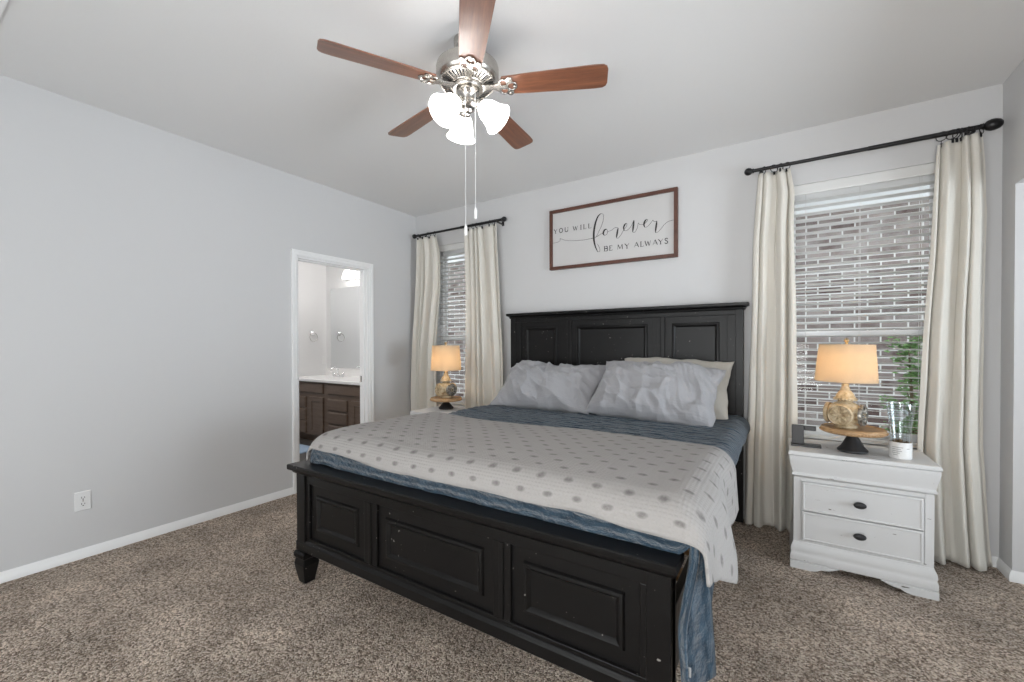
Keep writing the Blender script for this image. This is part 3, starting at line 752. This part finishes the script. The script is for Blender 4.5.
# pillows
def crease(x, y, ang, fa, fc, seed):
    c_, s_ = math.cos(ang), math.sin(ang); a = x * c_ + y * s_; b = -x * s_ + y * c_
    n = nz(a * fa + nz(x * 4, y * 4, seed + 1) * .8, b * fc + nz(x * 3, y * 5, seed + 2) * 1.1, seed)
    return max(0, 1 - abs(n) * 2.6) ** 1.25
def pillow(label, name_mat, c, W, Hh, T, lean, yaw, seed, wr=.012, roll=0, sag=.0, group='bed pillows'):
    m = MB(); N = 120
    mt = Matrix.Translation(c) @ Matrix.Rotation(R(yaw), 4, 'Z') @ Matrix.Rotation(R(lean), 4, 'X') @ Matrix.Rotation(R(roll), 4, 'Z')
    def fn(side):
        def g(u, v):
            a, b = u * 2 - 1, v * 2 - 1
            k = 1 - .10 * (1 - abs(a) ** 2.2) * abs(b) ** 3
            k2 = 1 - .07 * (1 - abs(b) ** 2.0) * abs(a) ** 3
            th = T / 2 * (max(0, 1 - abs(a) ** 2.3) ** .62) * (max(0, 1 - abs(b) ** 2.1) ** .62) * (1 + .22 * nz(a * 1.3, b * 1.3, seed + 11))
            x, y = a * W / 2 * k2, b * Hh / 2 * k
            ed = min(1, (1 - abs(a)) * 5) * min(1, (1 - abs(b)) * 5)
            wv = wr * (crease(x, y, -.95, 1.1, 6.5, seed) * .70 + crease(x, y, -.65, 1.4, 11, seed + 20) * .55 + crease(x, y, -.15, 1.8, 9, seed + 40) * .40 + crease(x, y, -1.15, 2, 19, seed + 60) * .22) + nz(x * 3, y * 3, seed + 8) * wr * .9
            z = side * (th + (wv - wr * .4) * (.25 + .75 * ed) * min(1, (1 - max(abs(a), abs(b))) * 14))
            x += (nz(y * 7, x * 2, seed + 2) * .020 + nz(y * 22, x * 2, seed + 3) * .006) * max(abs(a) ** 3, 0)
            y += (nz(x * 6, y * 2, seed + 6) * .022 + nz(x * 20, y * 2, seed + 7) * .006) * abs(b) ** 3 + sag * (1 - a * a) * max(0, b) - .0
            p = mt @ Vector((x, y, z))
            return tuple(p), (u * W, v * Hh)
        return g
    m.grid(fn(1), N, N); m.grid(fn(-1), N, N)
    o = m.build('pillow', name_mat, smooth=180)
    bm = bmesh.new(); bm.from_mesh(o.data); bmesh.ops.remove_doubles(bm, verts=bm.verts, dist=1e-5); bmesh.ops.recalc_face_normals(bm, faces=bm.faces); bm.to_mesh(o.data); bm.free()
    return tag(o, label, 'pillow', group)
pillow('cream pillow standing behind the front right pillow against the headboard', 'pillow_cream', (-.690, 3.26, .950), .78, .46, .17, 66, 3, 4.2, .009, -2, .03)
pillow('crumpled pale grey pillow at left side of the bed', 'pillow_grey', (-1.625, 3.085, .940), .90, .53, .24, 39, -1, 1.7, .036, 0)
pillow('crumpled pale grey pillow at right, leaning on the cream one', 'pillow_grey', (-.775, 3.04, .945), .86, .54, .25, 42, 2, 9.3, .038, -4)

# ------------------------------------------------------------------ nightstands
def nightstand(label, loc):
    n = thing('nightstand', label, 'nightstand', loc, 0, 'white two drawer nightstands')
    hw, dp = .294, .385
    def B(m, nm, mat='chipped_white', **k): return m.build(nm, mat, n, local=True, **k)
    m = MB(); m.box(-hw, hw, .026, dp, .10, .66); m.box(-hw, -hw + .035, .018, .026, .15, .52); m.box(hw - .035, hw, .018, .026, .15, .52); m.box(-hw + .035, hw - .035, .018, .026, .498, .52); m.box(-hw + .035, hw - .035, .018, .026, .148, .163)
    B(m, 'body', bevel=.002)
    m = MB(); m.rectloft([(-.312, .312, .004, dp + .008, .641), (-.318, .318, -.002, dp + .012, .647), (-.318, .318, -.002, dp + .012, .660), (-.314, .314, .002, dp + .010, .667)], 'z'); B(m, 'top', smooth=35)
    m = MB(); pr = []
    for off, z in ((.0, .524), (.006, .526), (.009, .532), (.009, .537), (.004, .541), (.005, .552), (.009, .572), (.016, .600), (.019, .622), (.020, .630), (.020, .641)): pr.append((-hw - off, hw + off, .014 - off * .8, dp, z))
    m.rectloft(pr, 'z'); B(m, 'frieze_moulding', smooth=50)
    m = MB(); pr = []
    for off, z in ((.012, .044), (.015, .050), (.015, .075), (.012, .086), (.009, .092), (.012, .104), (.011, .122), (.005, .138), (.002, .146), (0.0, .152)): pr.append((-hw - off, hw + off, .014 - off * .8, dp, z))
    m.rectloft(pr, 'z'); B(m, 'base_moulding', smooth=50)
    W = hw + .016; y0 = 0.0
    def foot(s):
        pts = [(W, 0), (W - .10, 0), (W - .125, .006), (W - .145, .018), (W - .175, .021), (W - .20, .030), (W - .225, .043), (W, .043)]
        q = MB().prism([(s * x, z) for x, z in pts], 'y', y0, y0 + .022); 
        q.prism([(y0 + .001, 0), (y0 + .001, .043), (.20, .043), (.17, .028), (.14, .02), (.11, 0)], 'x', s * (W - .022), s * (W - .001))
        return q
    for s in (-1, 1):
        B(foot(s), 'foot', bevel=.002)
        B(MB().box(min(s * W, s * (W - .03)), max(s * W, s * (W - .03)), dp - .06, dp, 0, .043), 'foot', bevel=.002)
    for z0, z1 in ((.332, .496), (.166, .328)):
        a, b = -hw + .040, hw - .040
        d = B(MB().rectloft([(a, b, z0, z1, .024), (a, b, z0, z1, .012), (a + .004, b - .004, z0 + .004, z1 - .004, .008), (a + .010, b - .010, z0 + .010, z1 - .010, .007), (a + .013, b - .013, z0 + .013, z1 - .013, .010)]), 'drawer', smooth=30)
        k = MB(); zc = (z0 + z1) / 2 + .004
        k.sphere((0, -.016, zc), .028, .010, .018, 20, 10); k.tube([(0, .011, zc), (0, -.016, zc)], [.010, .008], 10)
        for j in range(7): k.sphere((-.021 + .007 * j, -.0215 + .0009 * (j - 3) ** 2 * .5, zc), .0042, .005, .0145 - .0011 * (j - 3) ** 2, 8, 6)
        k.build('knob', 'black_iron', d, smooth=60, local=True)
    return n
nightstand('white chipped two drawer nightstand under the large window', (.336, 2.905, 0))
nightstand('white nightstand mostly hidden behind the bed by the narrow window', (-2.595, 2.80, 0))

def tray(label, x, y, z, up=0.0):
    p = thing('pedestal_tray', label, 'cake stand', (x, y, z), 0, 'wooden pedestal trays under the lamps')
    MB().lathe([(.064, 0), (.070, .004), (.070, .013), (.062, .022), (.052, .034), (.036, .052 + up * .5), (.025, .064 + up * .8), (.021, .070 + up), (.026, .078 + up)], 32, (x, y, z)).build('base', 'black_iron', p, smooth=40)
    m = MB(); m.lathe([(.03, .077), (.142, .080), (.148, .086), (.148, .104), (.144, .109), (.136, .108), (.133, .105), (.02, .105)], 48, (x, y, z + up)); t = m.build('plate', 'tray_wood', p, smooth=35)
    m = MB()
    for k in range(64):
        a = 2 * PI * k / 64; m.sphere((x + .149 * math.cos(a), y + .149 * math.sin(a), z + .090 + up), .0052, None, None, 8, 6)
    m.build('beaded_edge', 'tray_wood', t, smooth=60)
    return p
tray('round wooden pedestal tray with black foot on the large nightstand', .322, 3.065, .667, .028)
tray('round wooden pedestal tray with black foot on the far nightstand by bed', -2.725, 3.085, .667, .0)

def lamp(label, x, y, z, rz, tilt, sh=.245):
    k_ = sh / .245
    p = thing('table_lamp', label, 'lamp', (x, y, z), 0, 'bedside table lamps')
    def lob(a, zz):
        k = ss(.02, .05, zz) * (1 - ss(.125, .15, zz)); return 1 + .09 * k * math.cos(4 * (a - rz))
    b = MB().lathe([(.052, 0), (.056, .006), (.054, .014), (.046, .020), (.054, .026), (.078, .045), (.088, .070), (.087, .095), (.076, .120), (.052, .138), (.036, .146), (.034, .152), (.044, .156), (.051, .162), (.051, .170), (.045, .176), (.040, .190), (.030, .205), (.022, .214), (.024, .220), (.019, .226), (.017, .240), (.020, .246), (.012, .252), (.012, .262)], 48, (x, y, z), lob).build('base', 'aged_cream', p, smooth=60)
    m = MB()
    for k in range(20):
        a = 2 * PI * k / 20; m.sphere((x + .0505 * math.cos(a), y + .0505 * math.sin(a), z + .162), .006, .006, .007, 6, 5)
    m.build('beaded_collar', 'aged_cream', b, smooth=60)
    for k in range(4):
        a = rz + k * PI / 2
        q = MB(); q.lathe([(.058, -.012), (.058, .002), (.055, .006), (.051, .006), (.048, .001), (.03, .003), (.004, .006)], 32)
        for j in range(8):
            t = j * PI / 4; q.add([], []); pet = MB().sphere((.028, 0, .006), .019, .0085, .007, 10, 6).rz(t); q.add(pet.v, pet.f)
        q.sphere((0, 0, .009), .010, .010, .008, 10, 6)
        q.xf(Matrix.Translation((x, y, z + .079)) @ Matrix.Rotation(a, 4, 'Z') @ Matrix.Translation((.084, 0, 0)) @ Matrix.Rotation(R(90), 4, 'Y'))
        q.build('medallion', 'aged_cream' if k != 1 else 'pewter_glaze', b, smooth=40)
    T = Matrix.Translation((x, y, z + .262)) @ Matrix.Rotation(R(tilt), 4, 'Y')
    m = MB(); m.lathe([(.145, 0), (.128, sh), (.1262, sh), (.1432, 0)], 56, cap0=False, cap1=False); m.f += [tuple(3 * 56 + j if False else i for i in f) for f in []]
    for j in range(56): m.f.append((j, (j + 1) % 56, 3 * 56 + (j + 1) % 56, 3 * 56 + j))
    m.xf(T); s = m.build('lamp_shade', 'lamp_shade_linen', p, smooth=40)
    m = MB(); m.torus((0, 0, .002), .1445, .0018, 'z', 56, 6); m.torus((0, 0, sh - .002), .1275, .0018, 'z', 56, 6); m.xf(T); m.build('trim_band', 'lamp_shade_linen', s, smooth=60)
    m = MB()
    for k in range(3):
        a = k * 2 * PI / 3; m.tube([(0, 0, sh - .005), (.127 * math.cos(a), .127 * math.sin(a), sh - .002)], .0018, 6)
    m.torus((0, 0, sh - .009), .01, .002, 'z', 12, 6)
    for sx in (-1, 1): m.tube([(0, 0, -.012), (sx * .045, 0, .02), (sx * .055, 0, .10), (sx * .045, 0, .16), (sx * .012, 0, sh - .012), (0, 0, sh - .009)], .0018, 6)
    m.xf(T); m.build('harp', 'lamp_holder_brass', p, smooth=60)
    MB().lathe([(.005, -.009), (.005, .001), (.010, .005), (.007, .011), (.013, .019), (.013, .025), (.006, .033), (.001, .035)], 16).xf(T @ Matrix.Translation((0, 0, sh))).build('finial', 'lamp_holder_brass', p, smooth=50)
    MB().lathe([(.012, -.002), (.012, .05), (.008, .052)], 14).xf(T).build('socket', 'lamp_holder_brass', p, smooth=40)
    MB().lathe([(.012, .052), (.014, .06), (.026, .085), (.029, .105), (.024, .125), (.010, .135), (.001, .136)], 18).xf(T).build('bulb', 'bulb_glow', p, smooth=60)
    return p
t = NT('bulb_glow'); t.base((1, .9, .75), .4); t.p.inputs['Emission Color'].default_value = (1, .72, .42, 1); t.p.inputs['Emission Strength'].default_value = 36; M['bulb_glow'] = t.m
lamp('lit cream carved table lamp with tan drum shade before the large window', .288, 3.06, .800, R(-112), 1.2, .212)
lamp('lit cream carved table lamp with tan drum shade beside the narrow window', -2.725, 3.085, .772, R(-100), 0, .238)

# glass vase in white holder
vz = .667; vx, vy_ = .520, 3.035
va = thing('glass_vase', 'clear flared glass vase in a white holder on the nightstand corner', 'vase', (vx, vy_, vz))
h = MB().lathe([(.044, 0), (.047, .003), (.047, .085), (.045, .087), (.043, .085), (.043, .006), (.01, .005)], 36, (vx, vy_, vz)).build('holder', 'ceramic_white', va, smooth=40)
m = MB()
for z, a0, a1 in ((.060, -2.5, -1.5), (.050, -2.5, -1.7), (.040, -2.5, -1.6), (.030, -2.5, -1.8), (.055, -1.2, -.9), (.02, -2.4, -2.0)):
    n = 10; vs = []
    for i in range(n + 1):
        a = lerp(a0, a1, i / n); vs += [(vx + .0474 * math.cos(a), vy_ + .0474 * math.sin(a), vz + z), (vx + .0474 * math.cos(a), vy_ + .0474 * math.sin(a), vz + z + .003)]
    m.add(vs, [(2 * i, 2 * i + 2, 2 * i + 3, 2 * i + 1) for i in range(n)])
m.build('grey_stripes', 'label_grey', h)
MB().lathe([(.038, .02), (.041, .09), (.043, .13), (.049, .19), (.057, .25), (.060, .292), (.058, .292), (.055, .25), (.047, .19), (.041, .13), (.039, .09), (.036, .024), (.005, .024)], 40, (vx, vy_, vz)).build('glass', 'vase_glass', va, smooth=50)
m = MB(); random.seed(3)
for k in range(46):
    a = random.uniform(0, 6.28); r = .034 * math.sqrt(random.random()); m.sphere((vx + r * math.cos(a), vy_ + r * math.sin(a), vz + random.uniform(.075, .092)), random.uniform(.004, .007), None, None, 7, 5)
m.build('moss', 'moss_brown', va, smooth=60)

# black C-shaped stand
cs = thing('phone_stand', 'small black C-shaped stand at left back of the white nightstand', 'stand', (.09, 3.10, .667))
m = MB(); m.box(.034, .096, 3.085, 3.097, .667, .79); m.build('back_panel', 'black_plastic', cs, bevel=.004)
MB().box(.096, .155, 3.083, 3.099, .760, .787).build('upper_arm', 'black_plastic', cs, bevel=.004)
MB().box(.030, .180, 3.05, 3.12, .667, .679).build('base', 'black_plastic', cs, bevel=.003)

# ------------------------------------------------------------------ wall sign
SX, SZ, SW, SH = -1.830, 1.959, 1.121, .543
sg = thing('framed_sign', 'framed sign reading you will forever be my always above the headboard', 'sign', (SX + SW / 2, D, SZ))
m = MB(); fw = .028; yo = D - .034
for bx in ((SX, SX + SW, SZ, SZ + fw), (SX, SX + SW, SZ + SH - fw, SZ + SH)): m.box(bx[0], bx[1], yo, D - .001, bx[2], bx[3])
for bx in ((SX, SX + fw), (SX + SW - fw, SX + SW)): m.box(bx[0], bx[1], yo, D - .001, SZ + fw, SZ + SH - fw)
m.build('frame', 'sign_walnut', sg, bevel=.0025)
YB = D - .016
board = MB().box(SX + fw - .004, SX + SW - fw + .004, YB, D - .002, SZ + fw - .004, SZ + SH - fw + .004).build('board', 'sign_board', sg)
def smoothpath(pts, n=10):
    P = [Vector((p[0], p[1])) for p in pts]
    if len(P) < 3: return [P[0].lerp(P[-1], i / n) for i in range(n + 1)]
    out = []
    for i in range(len(P) - 1):
        p0, p1, p2, p3 = P[max(i - 1, 0)], P[i], P[i + 1], P[min(i + 2, len(P) - 1)]
        for k in range(n):
            t = k / n; out.append(.5 * ((2 * p1) + (p2 - p0) * t + (2 * p0 - 5 * p1 + 4 * p2 - p3) * t * t + (3 * p1 - p0 - 3 * p2 + p3) * t ** 3))
    out.append(P[-1]); return out
txt = MB()
def ribbon(path, wf):
    n = len(path); a = []; b = []
    for i, p in enumerate(path):
        d = (path[min(i + 1, n - 1)] - path[max(i - 1, 0)]); d = d.normalized() if d.length > 1e-9 else Vector((1, 0))
        q = Vector((-d.y, d.x)) * wf(i / (n - 1)) * .5; a.append(p + q); b.append(p - q)
    rings = [[(SX + u.x, y, SZ + u.y) for u, y in ((a[i], YB - .0012), (b[i], YB - .0012), (b[i], YB), (a[i], YB))] for i in range(n)]
    txt.loft(rings)
thick = lambda w: (lambda t: .0022 + (w - .0022) * math.sin(PI * min(1, max(0, t))) ** .7)
thin = lambda t: .0026
def stroke(pts, w=None): ribbon(smoothpath(pts), thick(w) if w else thin)
stroke([(.492, .444), (.463, .42), (.439, .361), (.427, .293), (.427, .229), (.439, .171), (.462, .117)], .017)
stroke([(.492, .444), (.512, .431), (.515, .399), (.502, .351), (.476, .298), (.456, .263), (.442, .24)])
stroke([(.462, .117), (.480, .122), (.479, .148), (.459, .187)])
stroke([(.392, .24), (.426, .245), (.459, .253), (.492, .268), (.515, .277)])
stroke([(.542, .304), (.522, .295), (.512, .271), (.522, .251)], .014)
stroke([(.522, .251), (.541, .257), (.551, .278), (.542, .304)])
stroke([(.549, .278), (.584, .286), (.609, .3), (.625, .304), (.643, .297)])
stroke([(.643, .298), (.635, .257), (.627, .215)], .014)
stroke([(.627, .215), (.644, .212), (.669, .239), (.688, .27), (.71, .295), (.718, .316), (.713, .326)])
stroke([(.713, .326), (.699, .315), (.69, .291), (.696, .266)], .013)
stroke([(.697, .266), (.719, .266), (.752, .294), (.775, .341)])
stroke([(.777, .342), (.772, .297), (.766, .244)], .014)
stroke([(.766, .244), (.783, .241), (.804, .274), (.813, .312), (.824, .298), (.855, .295), (.875, .308), (.889, .325), (.881, .333)])
stroke([(.881, .333), (.866, .319), (.858, .293), (.865, .268)], .013)
stroke([(.865, .268), (.884, .271), (.913, .296), (.93, .316), (.938, .304), (.961, .305)])
stroke([(.961, .306), (.955, .263), (.949, .214)], .014)
stroke([(.949, .214), (.968, .216), (.994, .24), (1.022, .271), (1.05, .287), (1.088, .293)])
stroke([(.031, .249), (.075, .251), (.102, .264), (.101, .281), (.12, .274), (.158, .258), (.227, .245), (.328, .238), (.383, .24), (.421, .241)])
GLY = {  # strokes in a unit cap box: (points, thick?)
    'Y': ([[(0, 1), (.5, .48)], 1], [[(1, 1), (.5, .48)], 0], [[(.5, .5), (.5, 0)], 1], [[(.3, 0), (.7, 0)], 0]),
    'O': ([[(.5, 1), (.15, .85), (0, .5), (.15, .15), (.5, 0)], 1], [[(.5, 0), (.85, .15), (1, .5), (.85, .85), (.5, 1)], 1]),
    'U': ([[(.1, 1), (.1, .35), (.2, .1), (.5, 0), (.8, .1), (.9, .35)], 1], [[(.9, .3), (.9, 1)], 0], [[(-.05, 1), (.25, 1)], 0], [[(.75, 1), (1.05, 1)], 0]),
    'W': ([[(0, 1), (.27, 0)], 1], [[(.27, 0), (.5, .9)], 0], [[(.5, .9), (.75, 0)], 1], [[(.75, 0), (1, 1)], 0]),
    'I': ([[(.5, 1), (.5, 0)], 1], [[(.3, 1), (.7, 1)], 0], [[(.3, 0), (.7, 0)], 0]),
    'L': ([[(.2, 1), (.2, 0)], 1], [[(.0, 1), (.4, 1)], 0], [[(.0, 0), (.9, 0), (.95, .2)], 0]),
    'B': ([[(.15, 1), (.15, 0)], 1], [[(0, 1), (.5, 1)], 0], [[(0, 0), (.55, 0)], 0], [[(.5, 1), (.8, .9), (.8, .62), (.5, .53), (.15, .53)], 1], [[(.5, .53), (.9, .42), (.9, .1), (.55, 0)], 1]),
    'E': ([[(.2, 1), (.2, 0)], 1], [[(0, 1), (.85, 1), (.87, .82)], 0], [[(.2, .53), (.65, .53)], 0], [[(0, 0), (.88, 0), (.92, .2)], 0]),
    'M': ([[(.12, 1), (.05, 0)], 0], [[(.12, 1), (.5, .12)], 1], [[(.5, .12), (.88, 1)], 0], [[(.88, 1), (.95, 0)], 1]),
    'A': ([[(.5, 1), (0, 0)], 0], [[(.5, 1), (1, 0)], 1], [[(.2, .36), (.8, .36)], 0]),
    'S': ([[(.85, .8), (.7, .96), (.45, 1), (.2, .88), (.2, .68), (.5, .53), (.8, .38), (.85, .16), (.55, 0), (.25, .04), (.1, .22)], 1],)}
def caps(word, xs, z0, hh, wd):
    for ch, xc in zip(word, xs):
        for pts, th in GLY[ch]:
            q = [(xc + (x - .5) * wd * (1.25 if ch in 'WM' else .8 if ch in 'LES' else 1), z0 + y * hh) for x, y in pts]
            ribbon(smoothpath(q, 6), (lambda t: .0062) if th else (lambda t: .0026))
caps('YOUWILL', (.057, .111, .166, .252, .306, .342, .388), .334, .039, .034)
caps('BEMYALWAYS', (.536, .579, .659, .718, .797, .842, .889, .947, .990, 1.034), .116, .041, .036)
txt.build('lettering', 'ink', board)

# outlet on the left wall
ou = thing('wall_outlet', 'white duplex outlet low on the bare left wall', 'outlet', (-L, .76, .345))
ya, yb_, za, zb = .723, .797, .287, .402
MB().rectloft([(ya, yb_, za, zb, -L), (ya, yb_, za, zb, -L + .003), (ya + .004, yb_ - .004, za + .004, zb - .004, -L + .0065)], 'x').build('plate', 'outlet_white', ou)
for zc in (.3255, .3635):
    r = MB().rectloft([(.743, .777, zc - .014, zc + .014, -L + .006), (.743, .777, zc - .014, zc + .014, -L + .008), (.745, .775, zc - .012, zc + .012, -L + .0088)], 'x').build('receptacle', 'outlet_white', ou)
    m = MB(); m.box(-L + .0085, -L + .0094, .752, .7545, zc - .002, zc + .008); m.box(-L + .0085, -L + .0094, .7655, .768, zc - .002, zc + .007); m.box(-L + .0085, -L + .0094, .757, .763, zc - .010, zc - .005)
    m.build('slots', 'dark_void', r)
MB().lathe([(.0035, 0), (.003, .0015)], 10).xf(Matrix.Translation((-L + .0065, .76, .3445)) @ Matrix.Rotation(R(90), 4, 'Y')).build('screw', 'nickel', ou)

# ceiling vent (only its corner shows)
cv = thing('ceiling_vent', 'white ceiling air vent at the top left corner of the photo', 'vent', (-2.90, .22, H))
m = MB(); a0, a1, b0, b1 = -3.06, -2.76, .02, .385
for bb in ((a0, a1, b0, b0 + .03), (a0, a1, b1 - .03, b1), (a0, a0 + .03, b0 + .03, b1 - .03), (a1 - .03, a1, b0 + .03, b1 - .03)): m.box(*bb, H - .009, H - .0005)
m.build('frame', 'vinyl_white', cv, bevel=.003)
m = MB()
for k in range(10):
    x = a0 + .04 + k * .024; m.prism([(x, H - .002), (x + .016, H - .012), (x + .018, H - .011), (x + .002, H - .001)], 'y', b0 + .03, b1 - .03)
m.build('louvre', 'vinyl_white', cv)

# ------------------------------------------------------------------ ceiling fan
FX, FY = -1.293, 1.629
fan = thing('ceiling_fan', 'brushed nickel ceiling fan with five walnut blades and three lit glass shades', 'ceiling fan', (FX, FY, H))
c = (FX, FY, 0)
MB().lathe([(.066, H - .001), (.066, H - .030), (.058, H - .050), (.034, H - .066), (.016, H - .070), (.016, 2.655), (.020, 2.650)], 40, c).build('ceiling_canopy', 'nickel', fan, smooth=35)
MB().lathe([(.020, 2.652), (.060, 2.645), (.105, 2.632), (.136, 2.622), (.147, 2.612), (.150, 2.600), (.150, 2.556), (.147, 2.550), (.142, 2.543), (.137, 2.537), (.130, 2.533)], 56, c).build('motor_housing', 'nickel', fan, smooth=35)
vr = MB().lathe([(.130, 2.541), (.128, 2.533), (.082, 2.520), (.064, 2.516), (.055, 2.520)], 48, c, None, False, False).build('vent_ring', 'dark_void', fan, smooth=60)
m = MB()
for k in range(44):
    a = 2 * PI * k / 44; q = MB(); q.prism([(.080, 2.5185), (.130, 2.533), (.130, 2.5365), (.080, 2.522)], 'y', -.0045, .0045); q.rz(a).mv(FX, FY, 0); m.add(q.v, q.f)
m.torus((FX, FY, 2.533), .130, .004, 'z', 48, 8); m.torus((FX, FY, 2.519), .080, .004, 'z', 48, 8)
m.build('vent_fins', 'nickel', vr, smooth=40)
m = MB(); m.lathe([(.074, 2.520), (.074, 2.505), (.070, 2.500), (.03, 2.500)], 40, c); m.build('flywheel', 'nickel', fan, smooth=40)
m = MB(); m.lathe([(.050, 2.505), (.053, 2.503), (.053, 2.500), (.056, 2.496), (.056, 2.488), (.044, 2.480), (.036, 2.468), (.034, 2.455), (.046, 2.448), (.050, 2.440), (.050, 2.425), (.040, 2.414), (.022, 2.408), (.020, 2.400), (.012, 2.392), (.001, 2.389)], 40, c)
m.build('switch_housing', 'nickel', fan, smooth=35)
ph0 = -119.8; zb0 = 2.512
for k in range(5):
    a = R(ph0 - 72 * k); pit = R(12)
    pts = [(.172, -.050), (.30, -.057), (.60, -.066), (.640, -.064), (.655, -.055), (.661, -.038)]
    out = pts + [(x, -y) for x, y in reversed(pts)] + [(.162, .03), (.162, -.03)]
    m = MB(); m.prism(out, 'z', -.0035, .0035)
    base = Matrix.Translation((FX, FY, zb0)) @ Matrix.Rotation(a, 4, 'Z') @ Matrix.Rotation(-pit, 4, 'X')
    bl = m.build('blade', 'fan_walnut', fan, bevel=.0015, local=True)
    bl.matrix_local = Matrix.Translation((0, 0, zb0 - H)) @ Matrix.Rotation(a, 4, 'Z') @ Matrix.Rotation(-pit, 4, 'X')
    m = MB()
    # blade iron: arm from the flywheel down to a lobed plate under the blade root
    m.loft([[(x, -w_, z - .004), (x, w_, z - .004), (x, w_, z + .004), (x, -w_, z + .004)] for x, w_, z in ((.066, .020, .000), (.09, .015, -.002), (.125, .014, -.005), (.145, .022, -.007), (.165, .030, -.008))])
    for sy in (-1, 1): m.torus((.176, sy * .022, -.0085), .020, .0045, 'z', 18, 6); m.torus((.205, sy * .036, -.0085), .013, .004, 'z', 16, 6)
    m.torus((.216, 0, -.0085), .022, .0045, 'z', 18, 6)
    for dx, dy, rr in ((.205, .036, .010), (.205, -.036, .010), (.230, 0, .011), (.178, 0, .014)): m.lathe([(rr, -.012), (rr, -.0042)], 14, (dx, dy, 0))
    for dx, dy in ((.205, .036), (.205, -.036), (.230, 0)): m.sphere((dx, dy, -.012), .006, .006, .004, 8, 6)
    m.build('blade_iron', 'nickel', bl, smooth=40, local=True)
for k, az in enumerate((142, 260, 19)):
    a = R(az); B0 = Matrix.Translation((FX, FY, 0)) @ Matrix.Rotation(a, 4, 'Z')
    MB().tube([(.026, 0, 2.440), (.045, 0, 2.446), (.060, 0, 2.438), (.068, 0, 2.428)], [.010, .009, .009, .012], 12).xf(B0).build('light_arm', 'nickel', fan, smooth=50)
    T = B0 @ Matrix.Translation((.060, 0, 2.434)) @ Matrix.Rotation(R(180 - 46), 4, 'Y')
    MB().lathe([(.018, -.004), (.027, .002), (.029, .020), (.027, .024)], 24).xf(T).build('socket_cup', 'nickel', fan, smooth=40)
    prof = [(.027, .018), (.036, .028), (.047, .050), (.053, .075), (.058, .100), (.068, .122), (.074, .130)]
    prof2 = [(r - .003, z) for r, z in reversed(prof)]
    MB().lathe(prof + prof2, 36, cap0=False, cap1=False).xf(T).build('lamp_shade', 'fan_glass', fan, smooth=60)
    MB().lathe([(.012, .02), (.014, .035), (.026, .06), (.029, .08), (.022, .098), (.008, .105), (.001, .106)], 16).xf(T).build('bulb', 'fan_bulb', fan, smooth=60)
for (dx, dy), z1 in (((.024, -.046), 1.840), ((.053, -.018), 1.921)):
    m = MB(); m.tube([(FX + dx * .9, FY + dy * .9, 2.49), (FX + dx * 1.15, FY + dy * 1.15, 2.47), (FX + dx * 1.15, FY + dy * 1.15, z1)], .0011, 6)
    pc = m.build('pull_chain', 'outlet_white', fan)
    MB().lathe([(.001, .004), (.004, 0), (.0075, -.012), (.0075, -.046), (.004, -.050), (.001, -.051)], 12, (FX + dx * 1.15, FY + dy * 1.15, z1)).build('fob', 'ceramic_white', pc, smooth=50)
